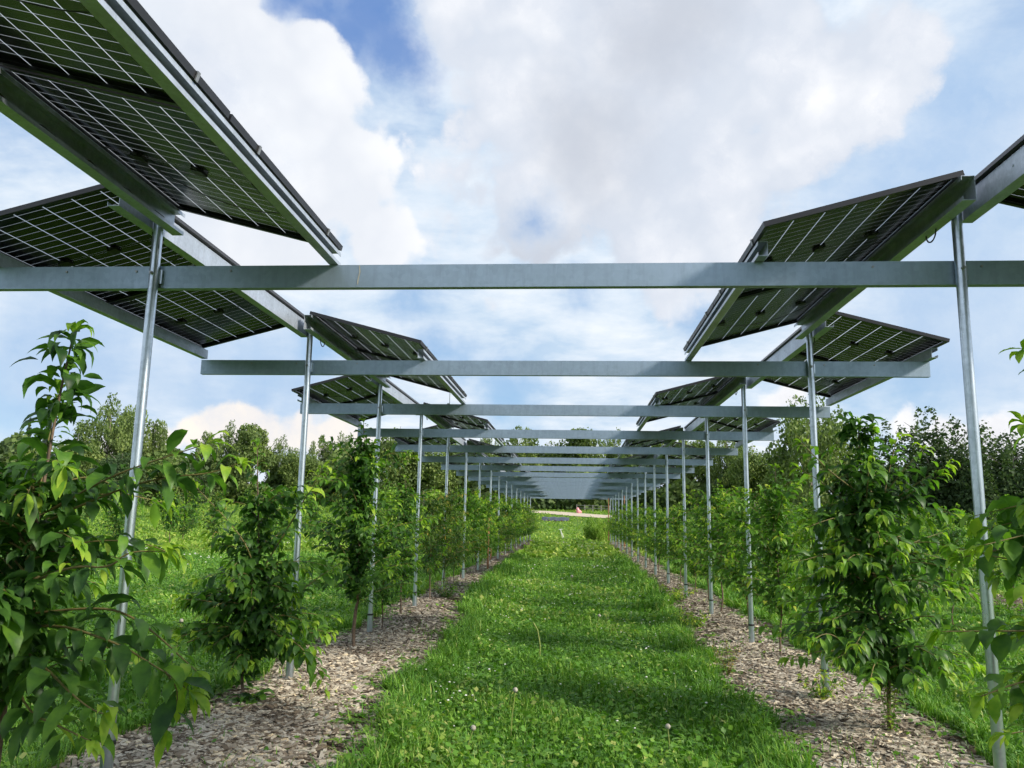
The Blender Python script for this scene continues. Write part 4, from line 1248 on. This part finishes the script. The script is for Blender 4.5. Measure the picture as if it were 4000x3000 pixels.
fs = [(i*5+j, (i+1)*5+j, (i+1)*5+j+1, i*5+j+1) for i in range(N_) for j in range(4)] + [(0, 1, 2, 3, 4), tuple(N_*5 + j for j in (4, 3, 2, 1, 0))]
m.add(vs, fs); m.build('sheet', M['tarp'], t, smooth=True)
for i in range(5):
    m = MB(); m.tube([(-1.2 + i * .6, -.9, .02), (-1.2 + i * .6, -.68, .06)], .05, 6); m.build('weight', M['bank'], t)
rb = tag(empty('rail_fence', (0, 0, 0)), 'low grey wooden rail fence in front of the dark wood beyond the track', 'fence')
m = MB()
fp = [(.6 + i * .95, 98 - i * .7) for i in range(5)]
for (x, y) in fp:
    g = gz1(x, y); q = MB(); q.box((x - .05, y - .05, g - .2), (x + .05, y + .05, g + .75)); q.build('fence_post', M['rail_wood'], rb)
for (x0, y0), (x1, y1) in zip(fp, fp[1:]):
    for hh in (.35, .66):
        q = MB(); q.tube([(x0, y0 - .09, gz1(x0, y0) + hh), (x1, y1 - .09, gz1(x1, y1) + hh)], .035, 6); q.build('rail', M['rail_wood'], rb)
pk = tag(empty('cloth_bundle', (.75, 90.5, gz1(.75, 90.5))), 'small pink bundle lying beside the far gravel track', 'bundle')
m = MB()
for (a, b, c, rr) in ((0, 0, .22, .26), (.18, .05, .16, .2), (-.08, .02, .5, .17)):
    for zi in range(1):
        pts = [(a, b, c - rr), (a, b, c - rr * .6), (a, b, c), (a, b, c + rr * .6), (a, b, c + rr)]
        m.tube(pts, [rr * .3, rr * .8, rr, rr * .75, rr * .2], 10)
m.build('cloth', M['pink'], pk, smooth=True)
m = MB(); m.tube([(-.06, -.02, .36), (.02, -.02, .37)], .19, 10); m.build('tie', M['whitepaint'], pk)
cr = tag(empty('timber_crate', (-2.5, 104, gz1(-2.5, 104))), 'long low orange brown timber crate beyond the track', 'crate')
m = MB()
for i in range(4): m.box((-.75, -.3, .04 + i * .14), (.75, .3, .15 + i * .14))
m.build('boards', M['clay'], cr)
m = MB()
for sx in (-.72, 0, .72): m.box((sx - .04, -.34, 0), (sx + .04, -.303, .62))
m.build('battens', M['stake_wood'], cr)
wt = tag(empty('white_trestle', (-.55, 57, gz1(-.55, 57))), 'thin white leaning trestle at the far end of the grass lane', 'trestle')
m = MB(); m.tube([(-.16, 0, .62), (.12, 0, 0)], .022, 6); m.build('leg', M['whitepaint'], wt)
m = MB(); m.tube([(-.16, .06, .62), (.0, .3, 0)], .022, 6); m.build('leg', M['whitepaint'], wt)
m = MB(); m.tube([(-.26, .02, .62), (.02, .02, .64)], .022, 6); m.build('top_bar', M['whitepaint'], wt)
for i, (x, y, lb) in enumerate(((-2.75, 29.2, 'red brown wooden stake beside the ninth left post'), (-2.3, 24.0, 'short red brown stake between the seventh and eighth left posts'), (2.35, 50.2, 'tall brown wooden pole before the last right post'), (2.9, 43.5, 'tall brown wooden pole between the far right posts'))):
    t = tag(empty('wooden_stake', (x, y, gz1(x, y))), lb, 'stake', 'wooden stakes in the tree rows')
    m = MB(); h = 1.5 if i < 2 else 2.7; m.tube([(0, 0, -.2), (0, 0, h), (0, 0, h + .06)], [.03, .028, .008], 8); m.build('shaft', M['stake_wood'], t)
# fallen twig on the right mulch
tw_ = tag(empty('fallen_twig', (2.9, 5.9, gz1(2.9, 5.9) + .06)), 'thin grey twig lying on the right mulch behind the first post', 'twig')
m = MB(); m.tube([(-.3, .15, .0), (0, .02, .02), (.35, -.12, 0)], [.006, .007, .004], 6); m.build('stick', M['rail_wood'], tw_)

# ------------------------------------------------------------------ world
SUN_EL, SUN_AZ = 29.0, 110.0      # azimuth clockwise from +Y
w = D.worlds.new('World'); scene.world = w; w.use_nodes = True
nt = w.node_tree; nt.nodes.clear(); T = NT(nt)
sky = T.n('ShaderNodeTexSky', sky_type='NISHITA', sun_disc=False)
sky.sun_elevation = RAD(SUN_EL); sky.sun_rotation = RAD(SUN_AZ); sky.air_density = 1.0; sky.dust_density = .6; sky.ozone_density = 2.0
co = T.n('ShaderNodeTexCoord').outputs['Generated']
nrm = T.n('ShaderNodeVectorMath', operation='NORMALIZE'); T.l(co, nrm.inputs[0]); dirv = nrm.outputs[0]
sp = T.n('ShaderNodeSeparateXYZ'); T.l(dirv, sp.inputs[0]); dz = sp.outputs[2]
# cloud-deck coordinates: flattened toward the horizon
den = T.math('ADD', T.math('MAXIMUM', dz, 0.0), .16)
pl = T.n('ShaderNodeCombineXYZ'); T.l(T.math('DIVIDE', sp.outputs[0], den), pl.inputs[0]); T.l(T.math('DIVIDE', sp.outputs[1], den), pl.inputs[1])
plv = pl.outputs[0]
def warp(vec, scale, amt, detail=4, rough=.6):
    nz = T.noise(dirv, scale, detail, rough)
    a = T.n('ShaderNodeVectorMath', operation='SUBTRACT'); T.l(nz.outputs['Color'], a.inputs[0]); a.inputs[1].default_value = (.5, .5, .5)
    b = T.n('ShaderNodeVectorMath', operation='SCALE'); T.l(a.outputs[0], b.inputs[0]); b.inputs['Scale'].default_value = amt
    c = T.n('ShaderNodeVectorMath', operation='ADD'); T.l(vec, c.inputs[0]); T.l(b.outputs[0], c.inputs[1])
    return c.outputs[0]
def vdir(az, el):
    a, e = RAD(az), RAD(el); return (math.sin(a) * math.cos(e), math.cos(a) * math.cos(e), math.sin(e))
def blobs(vec, lst, soft=1.0):
    """max over discs of 1 - dist/r : > 0 inside"""
    out = None
    for az, el, r in lst:
        d = T.n('ShaderNodeVectorMath', operation='DISTANCE'); T.l(vec, d.inputs[0]); d.inputs[1].default_value = vdir(az, el)
        rr = math.radians(r)
        m_ = T.n('ShaderNodeMath', operation='MULTIPLY_ADD'); T.l(d.outputs['Value'], m_.inputs[0]); m_.inputs[1].default_value = -1.0; m_.inputs[2].default_value = rr
        v = m_.outputs[0]           # signed distance in radians
        out = v if out is None else T.math('SMOOTH_MAX', out, v)
        if out is not v: out.node.inputs[2].default_value = .02
    return out
CUM = [(-28.0, 30.3, 6.3), (-25.0, 28.4, 6.6), (-21.3, 30.4, 3.6), (-20.3, 27.1, 4.3), (-23.4, 24.3, 6.3), (-18.8, 24.9, 4.0), (-17.3, 21.7, 4.3), (-21.8, 20.0, 6.0), (-26.8, 24.6, 6.6), (-15.2, 19.4, 3.3), (-28.4, 19.1, 6.0)]
BIG = [(-8.8, 33.6, 5.0), (-4.4, 31.7, 5.3), (-5.8, 27.9, 5.0), (-0.4, 25.8, 6.3), (3.8, 29.6, 6.6), (8.9, 27.5, 7.3), (14.0, 30.4, 6.3), (18.1, 28.7, 6.0), (21.8, 29.7, 5.0), (24.9, 29.8, 3.0), (7.1, 22.5, 7.6), (13.7, 22.9, 5.0), (-3.2, 22.7, 5.3), (9.1, 34.2, 8.3), (0.2, 34.8, 6.6), (-8.5, 23.5, 3.6), (18.4, 24.4, 2.3)]
GREY = [(1.7, 26.4, 4.0), (7.3, 33.3, 3.6), (-2.1, 18.6, 3.3)]
HOLE = [(-21.5, 33.6, 2.0), (-19.4, 33.1, 2.0), (-17.3, 31.7, 2.6), (-13.8, 31.8, 2.8), (-16.0, 33.8, 3.0), (-2.8, 21.6, 1.5), (-11.6, 15.4, 1.6), (-36.4, 7.1, 3.0), (0.0, 16.7, 1.2), (-22.3, 10.2, 1.6), (-18.0, 11.5, 2.0), (-9.5, 11.6, 2.2), (23.3, 10.3, 2.8), (19.7, 10.2, 2.2), (-4.7, 9.7, 2.8), (8.6, 14.2, 1.3)]
LOWW = [(-25.9, 5.7, 1.9), (-23.9, 6.0, 2.0), (-21.8, 5.6, 1.9), (-28.0, 5.0, 1.6), (-19.6, 5.6, 1.9), (-17.4, 5.3, 1.8), (-15.2, 5.0, 1.7), (-13.2, 4.6, 1.5), (-22.8, 6.2, 1.9), (-30.2, 4.0, 1.8), (13.5, 8.6, 0.9), (14.7, 8.7, 1.0), (12.9, 8.3, 0.7), (26.9, 5.2, 1.8), (24.2, 5.8, 1.5), (28.7, 4.6, 2.0), (21.8, 6.4, 1.4)]
DARK = [(-22.2, 8.9, 3.0), (-26.2, 9.6, 2.6), (-19.4, 8.5, 2.0), (-29.0, 9.6, 2.6), (-34.4, 9.9, 4.0), (25.2, 15.0, 5.0), (24.0, 20.9, 5.3), (28.1, 26.2, 4.0), (27.3, 12.5, 4.0), (21.1, 19.1, 3.0)]
wA = warp(dirv, 11, .105, 8, .68)       # billowing cumulus edge
wB = warp(dirv, 5, .16, 6, .65)       # softer
nP = T.noise(plv, 1.1, 7, .6, .3).outputs['Fac']
nQ = T.noise(plv, 3.2, 6, .62, .2).outputs['Fac']
nR = T.noise(wA, 7, 6, .6).outputs['Fac']
nS = T.noise(dirv, 2.2, 4, .55).outputs['Fac']
def vor(scale, w_):
    nd = T.n('ShaderNodeTexVoronoi', feature='SMOOTH_F1'); nd.inputs['Scale'].default_value = scale; nd.inputs['Smoothness'].default_value = .35
    T.l(w_, nd.inputs['Vector']); return nd.outputs['Distance']
wV = warp(dirv, 8, .06, 3, .5)
v1 = vor(11, wV); v2 = vor(27, wV); v3 = vor(60, wV)
bill = T.math('ADD', T.math('ADD', T.math('MULTIPLY', T.math('SUBTRACT', .42, v1), .10), T.math('MULTIPLY', T.math('SUBTRACT', .42, v2), .045)), T.math('MULTIPLY', T.math('SUBTRACT', .42, v3), .018))
bc = T.math('ADD', blobs(warp(dirv, 9, .075, 9, .66), CUM), T.math('MULTIPLY', bill, .62)); cum = T.mr(bc, -.004, .014, 0, 1, 'SMOOTHSTEP')
leftfade = T.mr(sp.outputs[0], -.62, -.40)
cum = T.math('MULTIPLY', cum, leftfade)
bigd = T.math('ADD', T.math('ADD', blobs(wB, BIG), T.math('MULTIPLY', T.math('SUBTRACT', nR, .5), .16)), T.math('MULTIPLY', bill, .9))
big = T.mr(bigd, -.018, .022, 0, 1, 'SMOOTHSTEP')
hole = T.mr(blobs(wB, HOLE), -.03, .035, 0, 1, 'SMOOTHSTEP')
loww = T.mr(T.math('ADD', blobs(warp(dirv, 14, .045, 8, .68), LOWW), T.math('MULTIPLY', bill, .3)), -.002, .010, 0, 1, 'SMOOTHSTEP')
dark = T.mr(blobs(wB, DARK), -.05, .05, 0, 1, 'SMOOTHSTEP')
grey = T.mr(blobs(wB, GREY), -.06, .06, 0, 1, 'SMOOTHSTEP')
skc = T.n('ShaderNodeVectorMath', operation='SCALE'); T.l(sky.outputs[0], skc.inputs[0]); skc.inputs['Scale'].default_value = .10
base = T.mix(T.mr(dz, .0, .55), (.42, .70, .98), (.08, .25, .70))
base = T.mix(.35, base, skc.outputs[0])
# high thin veil
veil_m = T.mr(T.math('ADD', T.math('ADD', T.math('MULTIPLY', nP, .55), T.math('MULTIPLY', nQ, .45)), T.mr(dz, .12, .42, .07, 0.0)), .24, .54, .34, .96, 'SMOOTHSTEP')
veil_m = T.math('MULTIPLY', veil_m, T.math('SUBTRACT', 1.0, T.math('MULTIPLY', hole, .85)))
veil_c = T.mix(T.mr(nQ, .35, .68), (.54, .68, .84), (.86, .91, .96))
c = T.mix(veil_m, base, veil_c)
dark_c = T.mix(T.mr(nR, .3, .7), (.36, .53, .78), (.58, .70, .85))
c = T.mix(T.math('MULTIPLY', dark, .9), c, dark_c)
sh = T.math('ADD', T.math('MULTIPLY', nR, .6), T.math('MULTIPLY', nS, .4))
big_c = T.mix(T.mr(sh, .36, .60), (.60, .66, .77), (.93, .94, .97))
big_c = T.mix(T.mr(bill, -.03, .025, .75, 0.0), big_c, (.62, .68, .78))
big_c = T.mix(T.math('MULTIPLY', grey, .75), big_c, (.52, .56, .64))
c = T.mix(T.math('MULTIPLY', big, T.math('SUBTRACT', 1.0, T.math('MULTIPLY', hole, .8))), c, big_c)
edge = T.mr(bc, .0, .11)
cum_c = T.mix(edge, (.93, .94, .96), T.mix(T.mr(T.math('ADD', T.math('MULTIPLY', nS, .5), T.math('MULTIPLY', nR, .5)), .40, .58), (.58, .65, .78), (.86, .89, .94)))
cum_c = T.mix(T.mr(bill, -.035, .03, .55, 0.0), cum_c, (.66, .71, .80))
c = T.mix(cum, c, cum_c)
cum_dummy = None
low_c = T.mix(T.mr(nR, .35, .6), (.78, .78, .82), T.mix(T.mr(sp.outputs[0], -.1, .15), (1.0, .92, .82), (.95, .95, .97)))
c = T.mix(T.math('MULTIPLY', loww, .95), c, low_c)
hz = T.mr(dz, .0, .09, .75, 0.0)
c = T.mix(hz, c, (.80, .84, .90))
# below the horizon the world is only seen by reflections
c = T.mix(T.mr(dz, -.02, .0), (.10, .14, .06), c)
bg = T.n('ShaderNodeBackground'); T.l(c, bg.inputs[0]); bg.inputs[1].default_value = .82
T.l(bg.outputs[0], T.n('ShaderNodeOutputWorld').inputs[0])
w.cycles.sampling_method = 'MANUAL'; w.cycles.sample_map_resolution = 512

sl_ = D.lights.new('sun', 'SUN'); sl_.energy = 4.8; sl_.angle = RAD(8.0); sl_.color = (1, .93, .82)
so = link(D.objects.new('sun', sl_))
sd = Vector(vdir(SUN_AZ, SUN_EL)); so.rotation_euler = sd.to_track_quat('Z', 'Y').to_euler()

# ------------------------------------------------------------------ camera
cam = D.cameras.new('camera'); cam.sensor_width = 36.0; cam.lens = 36.0 * 3129.8 / 4000
cam.clip_start = .05; cam.clip_end = 2000
co_ = link(D.objects.new('camera', cam))
r = Vector((0.99699691, 0.07536129, 0.01782792)); u = Vector((-0.00479418, -0.16970685, 0.98548293)); f = Vector((-0.07729278, 0.98260891, 0.16883591))
mt = Matrix((r, u, -f)).transposed().to_4x4(); mt.translation = Vector((.2065, 0, 1.6352))
co_.matrix_world = mt
scene.camera = co_

scene.view_settings.view_transform = 'Standard'; scene.view_settings.look = 'None'; scene.view_settings.exposure = .42; scene.view_settings.gamma = 1
cy = scene.cycles
cy.use_adaptive_sampling = True; cy.adaptive_threshold = .03; cy.adaptive_min_samples = 24
cy.max_bounces = 6; cy.diffuse_bounces = 3; cy.glossy_bounces = 3; cy.transmission_bounces = 4; cy.transparent_max_bounces = 8
cy.sample_clamp_indirect = 6; cy.use_denoising = True
cy.caustics_reflective = False; cy.caustics_refractive = False
